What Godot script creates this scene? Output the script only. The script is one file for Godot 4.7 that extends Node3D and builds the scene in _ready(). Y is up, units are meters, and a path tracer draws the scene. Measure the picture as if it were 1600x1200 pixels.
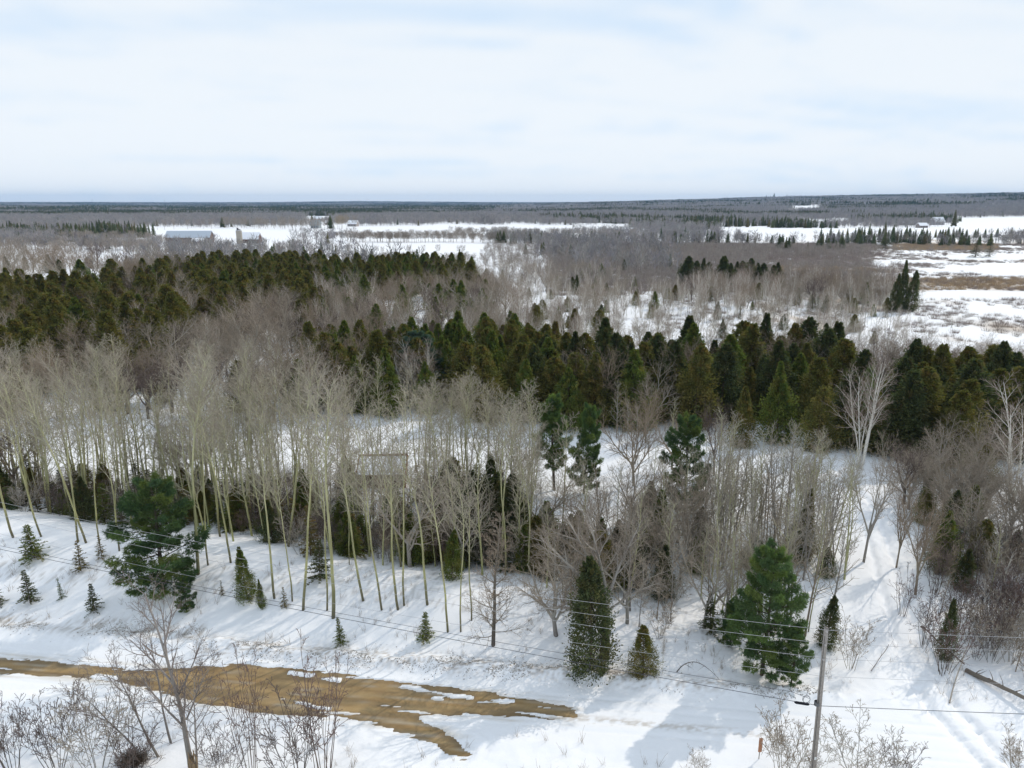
extends Node3D

# ---------------------------------------------------------------- small helpers
var rng := RandomNumberGenerator.new()
var n_low := FastNoiseLite.new()
var n_mid := FastNoiseLite.new()
var n_fine := FastNoiseLite.new()
var taken := {}
var bark: StandardMaterial3D
var leafy: StandardMaterial3D


class Geo:
	var v := PackedVector3Array()
	var n := PackedVector3Array()
	var c := PackedColorArray()
	var ix := PackedInt32Array()

	func tube(pts: PackedVector3Array, rad: PackedFloat32Array, sides: int, c0: Color, c1: Color, foot := Color(0, 0, 0, 0)) -> void:
		var base := v.size()
		var m := pts.size()
		for i in m:
			var d: Vector3 = (pts[mini(i + 1, m - 1)] - pts[maxi(i - 1, 0)]).normalized()
			var a: Vector3 = d.cross(Vector3(0.31, 0.12, 0.94)).normalized()
			if a.length_squared() < 0.5:
				a = d.cross(Vector3.RIGHT).normalized()
			var b: Vector3 = d.cross(a)
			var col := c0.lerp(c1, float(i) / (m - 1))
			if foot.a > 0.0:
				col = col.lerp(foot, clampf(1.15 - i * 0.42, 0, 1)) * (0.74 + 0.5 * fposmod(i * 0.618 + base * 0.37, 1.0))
			for s in sides:
				var t := TAU * s / sides
				var o: Vector3 = a * cos(t) + b * sin(t)
				v.append(pts[i] + o * rad[i])
				n.append(o)
				c.append(col)
		for i in m - 1:
			for s in sides:
				var p0 := base + i * sides + s
				var p1 := base + i * sides + (s + 1) % sides
				ix.append_array(PackedInt32Array([p0, p1 + sides, p1, p0, p0 + sides, p1 + sides]))

	func blade(p: Vector3, d: Vector3, side: Vector3, l: float, w: float, col: Color) -> void:
		var base := v.size()
		var nn := side.cross(d).normalized()
		v.append_array(PackedVector3Array([p - side * w * 0.2, p + d * l * 0.55 - side * w * 0.5, p + d * l, p + d * l * 0.45 + side * w * 0.5]))
		for i in 4:
			n.append(nn)
			c.append(col)
		ix.append_array(PackedInt32Array([base, base + 1, base + 2, base, base + 2, base + 3]))

	func needle(p: Vector3, q: Vector3, side: Vector3, w: float, col: Color) -> void:
		var base := v.size()
		var nn := side.cross(q - p).normalized()
		v.append_array(PackedVector3Array([p - side * w * 0.5, q, p + side * w * 0.5]))
		for i in 3:
			n.append(nn)
			c.append(col)
		ix.append_array(PackedInt32Array([base, base + 1, base + 2]))

	func quad(a: Vector3, b: Vector3, cc: Vector3, d: Vector3, col: Color) -> void:
		var base := v.size()
		var nn := (b - a).cross(cc - a).normalized()
		v.append_array(PackedVector3Array([a, b, cc, d]))
		for i in 4:
			n.append(nn)
			c.append(col)
		ix.append_array(PackedInt32Array([base, base + 2, base + 1, base, base + 3, base + 2]))

	func box(lo: Vector3, hi: Vector3, col: Color) -> void:
		var p := []
		for k in 8:
			p.append(Vector3(hi.x if k & 1 else lo.x, hi.y if k & 2 else lo.y, hi.z if k & 4 else lo.z))
		for f in [[0, 2, 3, 1], [5, 7, 6, 4], [4, 6, 2, 0], [1, 3, 7, 5], [2, 6, 7, 3], [4, 0, 1, 5]]:
			var nn: Vector3 = ((p[f[1]] - p[f[0]]).cross(p[f[2]] - p[f[0]])).normalized()
			var mid: Vector3 = (p[f[0]] + p[f[2]]) / 2 - (lo + hi) / 2
			if nn.dot(mid) < 0:
				quad(p[f[3]], p[f[2]], p[f[1]], p[f[0]], col)
			else:
				quad(p[f[0]], p[f[1]], p[f[2]], p[f[3]], col)

	func into(m: ArrayMesh, mat: Material) -> ArrayMesh:
		if v.is_empty():
			return m
		var a := []
		a.resize(Mesh.ARRAY_MAX)
		a[Mesh.ARRAY_VERTEX] = v
		a[Mesh.ARRAY_NORMAL] = n
		a[Mesh.ARRAY_COLOR] = c
		a[Mesh.ARRAY_INDEX] = ix
		m.add_surface_from_arrays(Mesh.PRIMITIVE_TRIANGLES, a)
		m.surface_set_material(m.get_surface_count() - 1, mat)
		return m


func noise(seed_: int, freq: float, oct: int) -> FastNoiseLite:
	var f := FastNoiseLite.new()
	f.seed = seed_
	f.noise_type = FastNoiseLite.TYPE_SIMPLEX_SMOOTH
	f.frequency = freq
	f.fractal_octaves = oct
	return f


func itp(xs: Array, ys: Array, x: float) -> float:
	if x <= xs[0]:
		return ys[0]
	for i in range(1, xs.size()):
		if x <= xs[i]:
			return lerpf(ys[i - 1], ys[i], (x - xs[i - 1]) / (xs[i] - xs[i - 1]))
	return ys[-1]


func ss(t: float) -> float:
	t = clampf(t, 0, 1)
	return t * t * (3 - 2 * t)


func numbered(called: String) -> String:
	if not taken.has(called):
		taken[called] = 0
		return called
	taken[called] += 1
	return "%s_%03d" % [called, taken[called]]


func tag(o: Node3D, label: String, category: String, group := "", kind := "") -> Node3D:
	if label != "":
		o.set_meta("label", label)
	if category != "":
		o.set_meta("category", category)
	if group != "":
		o.set_meta("group", group)
	if kind != "":
		o.set_meta("kind", kind)
	return o


func thing(called: String, at: Vector3, label: String, category: String, group := "") -> Node3D:
	var o := Node3D.new()
	o.name = numbered(called)
	o.position = at
	add_child(o)
	tag(o, label, category, group)
	return o


func part(called: String, mesh: Mesh, parent: Node, mat: Material = null) -> MeshInstance3D:
	var o := MeshInstance3D.new()
	o.name = called if parent != self else numbered(called)
	o.mesh = mesh
	if mat:
		o.material_override = mat
	parent.add_child(o, true)
	return o


func paint(col: Color, rough := 0.85) -> StandardMaterial3D:
	var m := StandardMaterial3D.new()
	m.albedo_color = col.linear_to_srgb()
	m.roughness = rough
	return m


func rv() -> Vector3:
	return Vector3(rng.randf_range(-1, 1), rng.randf_range(-1, 1), rng.randf_range(-1, 1))


func jit(c: Color, a: float) -> Color:
	var k := 1.0 + rng.randf_range(-a, a)
	return Color(c.r * k * (1 + rng.randf_range(-a, a) * 0.3), c.g * k, c.b * k * (1 + rng.randf_range(-a, a) * 0.3))


# ---------------------------------------------------------------- the lie of the land
func road_z(x: float) -> float:
	return -37.36 + 0.1216 * x


func bank(x: float, z: float) -> float:
	var zf := road_z(x) - 2.9
	if z > zf:
		return 0.0
	var zc := itp([-62, -46, -21, -5, 5, 20], [-60, -58, -53, -48.5, -47, -44], x)
	var hc := itp([-62, -46, -21, -5, 5, 14, 20], [3.2, 3.0, 2.3, 1.7, 1.0, 0.25, 0], x)
	if z > zc:
		return hc * ss((zf - z) / (zf - zc))
	return hc * (1 - 0.75 * ss((zc - z) / 7))


func hills(x: float, z: float) -> float:
	var d := Vector2(x, z).length()
	if d < 900:
		return 0.0
	var az := rad_to_deg(atan2(x, -z))
	var near := ss((d - 1000) / 4800.0) * itp([-180, -6, 0, 5, 10, 20, 36, 180], [0, 0, 8, 18, 32, 58, 82, 60], az)
	var far := ss((d - 5000) / 4500.0) * itp([-180, -36, -20, -12, 0, 30, 180], [20, 22, 20, 34, 22, 20, 20], az)
	var wave := ss((d - 900) / 2500.0) * 7.0 * n_low.get_noise_2d(x * 0.012, z * 0.012)
	return maxf(near, far) + wave


const PATH := [Vector2(26.76, -32.73), Vector2(26.35, -37.10), Vector2(27.91, -43.56), Vector2(30.04, -50.24), Vector2(33.21, -58.93), Vector2(36.09, -68.99), Vector2(36.65, -77.23), Vector2(34.47, -82.17)]
const ROAD := [Vector2(-46.10, -42.69), Vector2(-34.25, -41.43), Vector2(-28.79, -40.90), Vector2(-24.64, -40.24), Vector2(-18.52, -39.54), Vector2(-12.95, -38.74), Vector2(-7.98, -38.08), Vector2(-3.18, -37.91), Vector2(0.00, -37.44), Vector2(3.26, -36.88)]
const ROAD_HALF := [0.75, 0.75, 0.7, 0.62, 2.0, 2.1, 1.75, 1.15, 0.85, 0.6]
const SPUR := [Vector2(-10.38, -38.14), Vector2(-7.79, -36.99), Vector2(-6.07, -35.84), Vector2(-4.46, -34.96), Vector2(-3.19, -33.86), Vector2(-2.68, -33.28)]
const SPUR_HALF := [1.1, 1.1, 0.75, 0.5, 0.5, 0.32]


func along(p: Vector2, line: Array, half: Array) -> float:
	var best := -99.0
	for i in line.size() - 1:
		var a: Vector2 = line[i]
		var d: Vector2 = line[i + 1] - a
		var t := clampf((p - a).dot(d) / d.length_squared(), 0, 1)
		best = maxf(best, lerpf(half[i], half[i + 1], t) - p.distance_to(a + d * t))
	return best


const ISLANDS := [[Vector2(-7.03, -39.23), Vector2(-2.60, -38.14)], [Vector2(-14.63, -40.57), Vector2(-13.07, -40.37)], [Vector2(-14.38, -38.14), Vector2(-11.15, -37.22)], [Vector2(-27.26, -40.44), Vector2(-25.91, -40.11)], [Vector2(-5.29, -38.26), Vector2(-4.38, -38.02)], [Vector2(-2.18, -37.79), Vector2(0.00, -37.85)], [Vector2(-12.27, -40.05), Vector2(-11.19, -39.86)]]


func bare_road(x: float, z: float) -> float:   # above zero where the snow has melted off the gravel
	var p := Vector2(x, z)
	if x < -70 or x > 8 or z < -48 or z > -31:
		return -2.0
	var b := maxf(along(p, ROAD, ROAD_HALF), along(p, SPUR, SPUR_HALF))
	if b < -1.2:
		return b
	var off := z - road_z(x)
	b += 0.24 * n_mid.get_noise_2d(x * 0.7, off * 5.0) + 0.16 * n_fine.get_noise_2d(x * 0.9, off * 3.0)
	var streak := n_mid.get_noise_2d(x * 0.28 + 90, off * 3.2)       # tongues of old snow left between the tracks
	b -= 4.0 * maxf(0, streak - 0.36)
	for isle in ISLANDS:
		b -= 5.0 * maxf(0, 0.30 + 0.22 * n_mid.get_noise_2d(x * 1.5, z * 3.0) + along(p, isle, [0.0, 0.0]))
	return b


func ground(x: float, z: float) -> float:
	return bank(x, z) + hills(x, z)


func snow(x: float, z: float, detail: bool) -> float:
	var y := ground(x, z)
	var d := Vector2(x, z).length()
	if d > 420:
		return y
	y += 0.22 * n_low.get_noise_2d(x, z) * clampf((d - 20) / 25.0, 0.25, 2.5)
	if not detail:
		return y + 0.08
	var off := z - road_z(x)
	var flat := ss((absf(off + 0.4) - 2.6) / 1.5)
	y = lerpf(ground(x, z), y, flat) + 0.1
	y += (0.10 * n_mid.get_noise_2d(x * 0.7, z * 0.7) + 0.03 * n_fine.get_noise_2d(x * 0.8, z * 0.8)) * lerpf(0.25, 1.0, flat)
	# the ridge the plough threw up on the far side, and a low one on the near side
	var berm := exp(-pow((off + 3.3 + 0.5 * n_mid.get_noise_2d(x * 0.4, 7.0)) / 0.75, 2)) * (0.34 + 0.25 * n_mid.get_noise_2d(x, z)) * ss((26 - x) / 10.0)
	y += berm * (1 + 0.5 * n_fine.get_noise_2d(x, z))
	y += 0.14 * exp(-pow((off - 2.9) / 0.5, 2)) * (0.6 + n_mid.get_noise_2d(x, z + 40)) * ss((12 - x) / 10.0)
	# tyre ruts on the packed part
	for rut in [-1.35, -0.5, 0.75, 1.5]:
		y -= 0.06 * exp(-pow((off - rut + 0.2 * n_low.get_noise_2d(x, 5.0)) / 0.16, 2)) * (0.7 + 0.6 * n_mid.get_noise_2d(x * 0.5, rut * 9.0))
	var b := bare_road(x, z)
	if b > -1.2:
		y = lerpf(y, 0.07 + 0.02 * n_fine.get_noise_2d(x * 2, z * 2), clampf(b + 1.2, 0, 1)) if b < 0 else minf(y, 0.07)
		y -= clampf((b + 0.06) * 1.4, 0, 0.14)
	# the trodden path into the woods
	if x > 10 and z > -95:
		var q := -along(Vector2(x, z), PATH, [0, 0, 0, 0, 0, 0, 0, 0])
		if q < 4:
			var w := q + 0.3 * n_mid.get_noise_2d(x, z)
			y -= 0.24 * exp(-pow((w - 0.8) / 0.3, 2)) + 0.08 * exp(-pow(w / 1.6, 2))
			y -= 0.22 * maxf(0, n_fine.get_noise_2d(x * 1.6, z * 1.6)) * exp(-pow((w - 0.7) / 0.6, 2))
	return y


func ladder(from: float, to: float, step: float) -> Array:
	var a := []
	var k := int(round((to - from) / step))
	for i in k + 1:
		a.append(lerpf(from, to, float(i) / k))
	return a


func growing(from: float, to: float, step: float, rate: float) -> Array:
	var a := []
	var x := from
	var s := step
	var way := signf(to - from)
	while absf(to - x) > s:
		x += s * way
		s *= rate
		a.append(x)
	a.append(to)
	return a


func build_ground() -> void:
	var xs := growing(-46, -11000, 0.4, 1.05)
	xs.reverse()
	xs += ladder(-46, 11, 0.17) + ladder(11.2, 40, 0.2) + ladder(40.4, 60, 0.4) + growing(60, 11000, 0.42, 1.05)
	var zs := growing(-100, -11000, 0.42, 1.045)
	zs.reverse()
	zs += ladder(-100, -44.4, 0.4) + ladder(-44, -31.4, 0.1) + growing(-31.4, 400, 0.4, 1.16)
	var w := xs.size()
	var h := zs.size()
	var v := PackedVector3Array()
	var n := PackedVector3Array()
	var c := PackedColorArray()
	var ix := PackedInt32Array()
	v.resize(w * h)
	n.resize(w * h)
	c.resize(w * h)
	for j in h:
		for i in w:
			var x: float = xs[i]
			var z: float = zs[j]
			v[j * w + i] = Vector3(x, snow(x, z, absf(x) < 64 and z > -100 and z < -20), z)
			c[j * w + i] = snow_colour(x, z)
	for j in h:
		for i in w:
			var a := v[j * w + maxi(i - 1, 0)]
			var b := v[j * w + mini(i + 1, w - 1)]
			var e := v[maxi(j - 1, 0) * w + i]
			var f := v[mini(j + 1, h - 1) * w + i]
			n[j * w + i] = (f - e).cross(b - a).normalized()
	for j in h - 1:
		for i in w - 1:
			var p := j * w + i
			ix.append_array(PackedInt32Array([p, p + 1, p + w, p + 1, p + w + 1, p + w]))
	var arr := []
	arr.resize(Mesh.ARRAY_MAX)
	arr[Mesh.ARRAY_VERTEX] = v
	arr[Mesh.ARRAY_NORMAL] = n
	arr[Mesh.ARRAY_COLOR] = c
	arr[Mesh.ARRAY_INDEX] = ix
	var m := ArrayMesh.new()
	m.add_surface_from_arrays(Mesh.PRIMITIVE_TRIANGLES, arr)
	var mat := StandardMaterial3D.new()
	mat.vertex_color_use_as_albedo = true
	mat.roughness = 0.75
	mat.metallic_specular = 0.25
	var t := NoiseTexture2D.new()
	t.width = 512
	t.height = 512
	t.seamless = true
	t.noise = noise(31, 0.02, 5)
	t.as_normal_map = true
	t.bump_strength = 5.0
	mat.normal_enabled = true
	mat.normal_texture = t
	mat.normal_scale = 0.22
	mat.uv1_triplanar = true
	mat.uv1_world_triplanar = true
	mat.uv1_scale = Vector3.ONE * 0.31
	var o := part("snow_ground", m, self, mat)
	tag(o, "snow covered ground from the roadside to the far hills", "ground", "", "structure")


func in_quad(p: Vector2, q: Array) -> bool:
	for i in 4:
		var a: Vector2 = q[i]
		var b: Vector2 = q[(i + 1) % 4]
		if (b - a).cross(p - a) > 0:
			return false
	return true


func snow_colour(x: float, z: float) -> Color:
	var col := Color(0.855, 0.86, 0.875)
	if z < -140:
		var d := -z
		var p := Vector2(x, z)
		var k := 0.0
		if d < 620 and x > 0.34 * d:        # dead sedge of the marsh, standing out of thin snow
			var u := x / d
			var sedge := n_low.get_noise_2d(x * 0.9, z * 0.35) + 0.5 * n_mid.get_noise_2d(x * 0.25, z * 0.12)
			k = clampf(sedge * 1.6 + marsh(p), 0, 0.85)
		return col.lerp(Color(0.52, 0.42, 0.32), k)
	var off := z - road_z(x)
	if off < -1.5 and off > -7 and x < 22:
		var band := exp(-pow((off + 3.5 + (0.9 if x < -22 else 0.0)) / 0.85, 2)) * ss((20 - x) / 12.0)
		var sp := n_fine.get_noise_2d(x * 2.6, z * 2.6) + 0.6 * n_mid.get_noise_2d(x * 0.8, z * 1.6)
		col = col.lerp(Color(0.32, 0.26, 0.2), clampf((sp * 1.5 + 0.2) * band, 0, 0.7))
	elif absf(off) < 3.2:
		var b := bare_road(x, z)
		var film := n_mid.get_noise_2d(x * 0.5, off * 5.0)
		col = col.lerp(Color(0.5, 0.43, 0.33), clampf(clampf(b + 0.8, 0, 0.8) * (0.6 + film * 1.4) * 0.75, 0, 0.6))
		if x > 2 and x < 16:
			col = col.lerp(Color(0.42, 0.35, 0.27), clampf((n_fine.get_noise_2d(x * 2, z * 3) + film) * 1.3 + 0.15, 0, 0.6) * exp(-pow((off - 0.6) / 0.32, 2)))
	elif off < -8 and bank(x, z) < 2.0 and z > -75 and x < 20:
		var litter := n_fine.get_noise_2d(x * 1.7, z * 1.7)      # bark, cones and twigs under the trees
		col = col.lerp(Color(0.2, 0.17, 0.12), clampf((litter - 0.1) * 1.2, 0, 0.4))
	return col


func marsh(p: Vector2) -> float:
	var d := -p.y
	var u := p.x / d
	if d < 165 or u < 0.22:
		return -0.5
	for band in BROWN:
		if in_quad(p, band):
			return 0.75
	for band in WHITE:
		if in_quad(p, band):
			return -1.2
	return -0.06


const BROWN := [[Vector2(140, -252), Vector2(204, -252), Vector2(235, -292), Vector2(162, -292)], [Vector2(248, -470), Vector2(317, -470), Vector2(396, -590), Vector2(310, -590)], [Vector2(114, -318), Vector2(170, -318), Vector2(178, -332), Vector2(118, -332)], [Vector2(37, -395), Vector2(67, -395), Vector2(73, -430), Vector2(40, -430)]]
const WHITE := [[Vector2(127, -226), Vector2(194, -226), Vector2(213, -250), Vector2(140, -250)], [Vector2(196, -300), Vector2(255, -300), Vector2(313, -370), Vector2(240, -370)], [Vector2(145, -362), Vector2(219, -362), Vector2(236, -390), Vector2(156, -390)], [Vector2(117, -400), Vector2(156, -400), Vector2(172, -440), Vector2(129, -440)], [Vector2(233, -385), Vector2(325, -385), Vector2(371, -440), Vector2(265, -440)]]


func build_road() -> void:
	var st := Geo.new()
	var w := 300
	var h := 44
	for j in h + 1:
		for i in w + 1:
			var x := lerpf(-75.0, 9.0, float(i) / w)
			var off := lerpf(-3.2, 6.2, float(j) / h)
			var z := road_z(x) + off
			st.v.append(Vector3(x, 0.015 + 0.012 * n_fine.get_noise_2d(x * 3, off * 3), z))
			st.n.append(Vector3.UP)
			var k := 0.5 + 1.1 * n_mid.get_noise_2d(x * 0.5, off * 6.0) + 0.5 * n_fine.get_noise_2d(x * 2, off * 2)
			var wet := clampf(0.5 + 1.2 * n_mid.get_noise_2d(x * 0.5 + 50, off * 2.5), 0, 1)
			var c := Color(0.45, 0.285, 0.115).lerp(Color(0.68, 0.475, 0.22), clampf(k, 0, 1)).lerp(Color(0.25, 0.205, 0.13), wet * 0.5)
			var edge := bare_road(x, z)
			var rut := absf(absf(off + 0.2 + 0.3 * n_low.get_noise_2d(x, 3.0)) - 0.78)
			c = c.lerp(Color(0.2, 0.145, 0.075), 0.6 * exp(-pow(rut / 0.17, 2)) * clampf(0.6 + n_mid.get_noise_2d(x * 0.6, 9.0), 0, 1))
			c = c.lerp(Color(0.17, 0.13, 0.085), clampf(0.5 - edge, 0, 0.5) * 1.1)
			c = c.lerp(Color(0.62, 0.58, 0.5), clampf((n_mid.get_noise_2d(x * 0.45 + 20, off * 9.0) - 0.22) * 2.2, 0, 0.55))
			st.c.append(c)
			if i < w and j < h:
				var p := j * (w + 1) + i
				st.ix.append_array(PackedInt32Array([p, p + 1, p + w + 1, p + 1, p + w + 2, p + w + 1]))
	var mat := StandardMaterial3D.new()
	mat.vertex_color_use_as_albedo = true
	mat.roughness = 0.72
	var t := NoiseTexture2D.new()
	t.width = 512
	t.height = 512
	t.seamless = true
	t.noise = noise(41, 0.09, 4)
	var g := Gradient.new()
	g.set_color(0, Color(0.62, 0.6, 0.57))
	g.set_color(1, Color(1, 1, 1))
	t.color_ramp = g
	mat.albedo_texture = t
	mat.uv1_triplanar = true
	mat.uv1_world_triplanar = true
	mat.uv1_scale = Vector3.ONE * 0.55
	var o := part("gravel_road", st.into(ArrayMesh.new(), mat), self)
	tag(o, "wet tan gravel road showing through melted snow", "road", "", "structure")


# ---------------------------------------------------------------- growing trees
func grow(lvl: int, p: Vector3, d: Vector3, length: float, r: float, P: Dictionary, gs: Array) -> void:
	var segs: int = P.segs[lvl]
	var pts := PackedVector3Array()
	var rads := PackedFloat32Array()
	var dirs := PackedVector3Array()
	var dir := d
	var wob: float = P.wob[lvl]
	var up: float = P.up[lvl]
	var tip: float = P.tip[lvl]
	for i in segs + 1:
		var t := float(i) / segs
		pts.append(p)
		rads.append(maxf(r * (1 - t * tip), P.rmin))
		dirs.append(dir)
		dir = (dir + rv() * wob + Vector3.UP * up).normalized()
		p += dir * length / segs
	var c0 := jit(P.col[mini(lvl, P.col.size() - 1)], 0.12)
	var c1: Color = P.col[mini(lvl + 1, P.col.size() - 1)]
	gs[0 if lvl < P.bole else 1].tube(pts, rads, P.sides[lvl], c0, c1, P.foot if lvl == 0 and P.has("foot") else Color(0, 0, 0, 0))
	if lvl + 1 >= P.levels:
		return
	var n: int = P.n[lvl]
	var start: float = P.start[lvl]
	var turn := rng.randf() * TAU
	for k in n:
		var u := (k + rng.randf()) / n
		var t := start + (1 - start) * u
		var f := t * segs
		var i0 := mini(int(f), segs - 1)
		var q := pts[i0].lerp(pts[i0 + 1], f - i0)
		var ax := dirs[i0 + 1]
		turn += 2.4 + rng.randf_range(-0.5, 0.5)
		var side := ax.cross(Vector3(0.3, 0.2, 0.9)).normalized().rotated(ax, turn)
		var ang := deg_to_rad(P.ang[lvl] * rng.randf_range(0.7, 1.3))
		var cd := (ax * cos(ang) + side * sin(ang)).normalized()
		var shape: float = 1.0 - P.fall[lvl] * u
		if P.has("belly") and lvl == P.bole - 1:
			shape *= clampf(0.35 + u * P.belly, 0, 1)
		var cl: float = length * P.lr[lvl] * shape * rng.randf_range(0.7, 1.25)
		var cr: float = minf(lerpf(rads[i0], rads[i0 + 1], f - i0) * 0.8, r * P.rr[lvl] * rng.randf_range(0.8, 1.2))
		grow(lvl + 1, q, cd, cl, maxf(cr, P.rmin), P, gs)


const YELLOW_BARK := [Color(0.33, 0.32, 0.135), Color(0.46, 0.445, 0.29), Color(0.42, 0.395, 0.29), Color(0.37, 0.33, 0.27), Color(0.34, 0.295, 0.245)]
const GREY_BARK := [Color(0.21, 0.195, 0.175), Color(0.34, 0.32, 0.285), Color(0.36, 0.325, 0.27), Color(0.335, 0.29, 0.235), Color(0.325, 0.275, 0.22), Color(0.315, 0.265, 0.21)]
const PALE_BARK := [Color(0.7, 0.68, 0.62), Color(0.68, 0.65, 0.58), Color(0.55, 0.5, 0.43), Color(0.33, 0.26, 0.22), Color(0.29, 0.22, 0.19)]
const DARK_BARK := [Color(0.09, 0.077, 0.067), Color(0.125, 0.105, 0.092), Color(0.14, 0.112, 0.1), Color(0.15, 0.115, 0.102), Color(0.15, 0.115, 0.102)]
const REDDISH := [Color(0.12, 0.095, 0.08), Color(0.17, 0.125, 0.108), Color(0.18, 0.125, 0.108), Color(0.18, 0.125, 0.108)]
const TAN_BARK := [Color(0.23, 0.195, 0.15), Color(0.31, 0.265, 0.2), Color(0.31, 0.255, 0.19), Color(0.29, 0.235, 0.175), Color(0.28, 0.22, 0.17)]


func poplar(h: float, lean: float, bole: float, thick: float) -> Array:
	var gs := [Geo.new(), Geo.new()]
	var P := {"levels": 4, "bole": 1, "n": [22, 6, 4], "start": [bole, 0.2, 0.15], "ang": [42, 42, 38], "lr": [0.185, 0.5, 0.55], "rr": [0.3, 0.5, 0.6], "fall": [0.6, 0.5, 0.4],
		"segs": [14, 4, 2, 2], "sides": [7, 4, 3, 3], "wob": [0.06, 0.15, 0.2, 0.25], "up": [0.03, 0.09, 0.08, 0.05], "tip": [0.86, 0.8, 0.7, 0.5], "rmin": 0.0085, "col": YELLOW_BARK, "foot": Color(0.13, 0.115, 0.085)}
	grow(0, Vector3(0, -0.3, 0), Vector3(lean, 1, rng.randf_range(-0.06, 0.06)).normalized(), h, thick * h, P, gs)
	return gs


func round_tree(h: float, col: Array, spread: float, limbs: int) -> Array:
	var gs := [Geo.new(), Geo.new()]
	var P := {"levels": 5, "bole": 1, "n": [limbs, 8, 7, 5], "start": [0.55, 0.2, 0.15, 0.15], "ang": [spread, 38, 40, 38], "lr": [1.75, 0.55, 0.5, 0.5], "rr": [0.62, 0.5, 0.5, 0.6], "fall": [0.0, 0.45, 0.4, 0.3],
		"segs": [4, 6, 4, 2, 1], "sides": [7, 5, 4, 3, 3], "wob": [0.05, 0.12, 0.17, 0.22, 0.2], "up": [0.0, 0.09, 0.07, 0.05, 0.03], "tip": [0.3, 0.82, 0.8, 0.7, 0.5], "rmin": 0.0075, "col": col}
	grow(0, Vector3(0, -0.3, 0), Vector3(rng.randf_range(-0.08, 0.08), 1, rng.randf_range(-0.08, 0.08)).normalized(), h * 0.37, 0.021 * h, P, gs)
	return gs


func clump(h: float, stems: int, spread: float, col: Array, r: float, n1: int, n2: int, twigs: int) -> Array:   # several stems from one foot
	var gs := [Geo.new(), Geo.new()]
	var P := {"levels": 4, "bole": 1, "n": [n1, n2, twigs], "start": [0.3, 0.2, 0.15], "ang": [36, 38, 38], "lr": [0.32, 0.5, 0.5], "rr": [0.4, 0.5, 0.6], "fall": [0.55, 0.4, 0.3],
		"segs": [7, 4, 2, 1], "sides": [5, 3, 3, 3], "wob": [0.08, 0.11, 0.14, 0.15], "up": [0.045, 0.09, 0.05, 0.0], "tip": [0.85, 0.8, 0.7, 0.5], "rmin": 0.0065, "col": col}
	for s in stems:
		var a := TAU * (s + rng.randf_range(-0.3, 0.3)) / stems
		var o := Vector3(cos(a), 0, sin(a))
		var hh := h * rng.randf_range(0.72, 1.0)
		grow(0, o * rng.randf_range(0.03, 0.2) + Vector3(0, -0.25, 0), (Vector3.UP + o * spread * rng.randf_range(0.4, 1.2)).normalized(), hh, r * rng.randf_range(0.7, 1.1), P, gs)
	return gs


func thin_tree(h: float, col: Array) -> Array:
	var gs := [Geo.new(), Geo.new()]
	var P := {"levels": 3, "bole": 1, "n": [20, 6], "start": [0.3, 0.15], "ang": [40, 38], "lr": [0.21, 0.5], "rr": [0.4, 0.6], "fall": [0.6, 0.4],
		"segs": [7, 3, 2], "sides": [5, 3, 3], "wob": [0.06, 0.14, 0.2], "up": [0.02, 0.1, 0.05], "tip": [0.85, 0.7, 0.5], "rmin": 0.008, "col": col}
	grow(0, Vector3(0, -0.25, 0), Vector3(rng.randf_range(-0.07, 0.07), 1, rng.randf_range(-0.07, 0.07)).normalized(), h, 0.0085 * h, P, gs)
	return gs


const CEDAR := [Color(0.164, 0.157, 0.050), Color(0.207, 0.182, 0.059), Color(0.236, 0.182, 0.064), Color(0.143, 0.147, 0.050)]
const RUSTY := [Color(0.20, 0.15, 0.055), Color(0.18, 0.15, 0.05), Color(0.15, 0.135, 0.048), Color(0.21, 0.145, 0.06)]
const FRESH := [Color(0.142, 0.176, 0.046), Color(0.177, 0.203, 0.051), Color(0.213, 0.203, 0.059), Color(0.120, 0.155, 0.046)]
const DUSKY := [Color(0.094, 0.112, 0.053), Color(0.115, 0.129, 0.056), Color(0.140, 0.129, 0.059), Color(0.085, 0.101, 0.050)]
const NEEDLES := [Color(0.098, 0.156, 0.069), Color(0.125, 0.181, 0.069), Color(0.158, 0.200, 0.062), Color(0.081, 0.131, 0.065)]
const BRIGHT := [Color(0.15, 0.215, 0.075), Color(0.185, 0.24, 0.075), Color(0.13, 0.19, 0.08), Color(0.11, 0.17, 0.075)]
const BLUISH := [Color(0.094, 0.144, 0.110), Color(0.112, 0.163, 0.122), Color(0.131, 0.175, 0.125), Color(0.077, 0.119, 0.095)]


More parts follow.
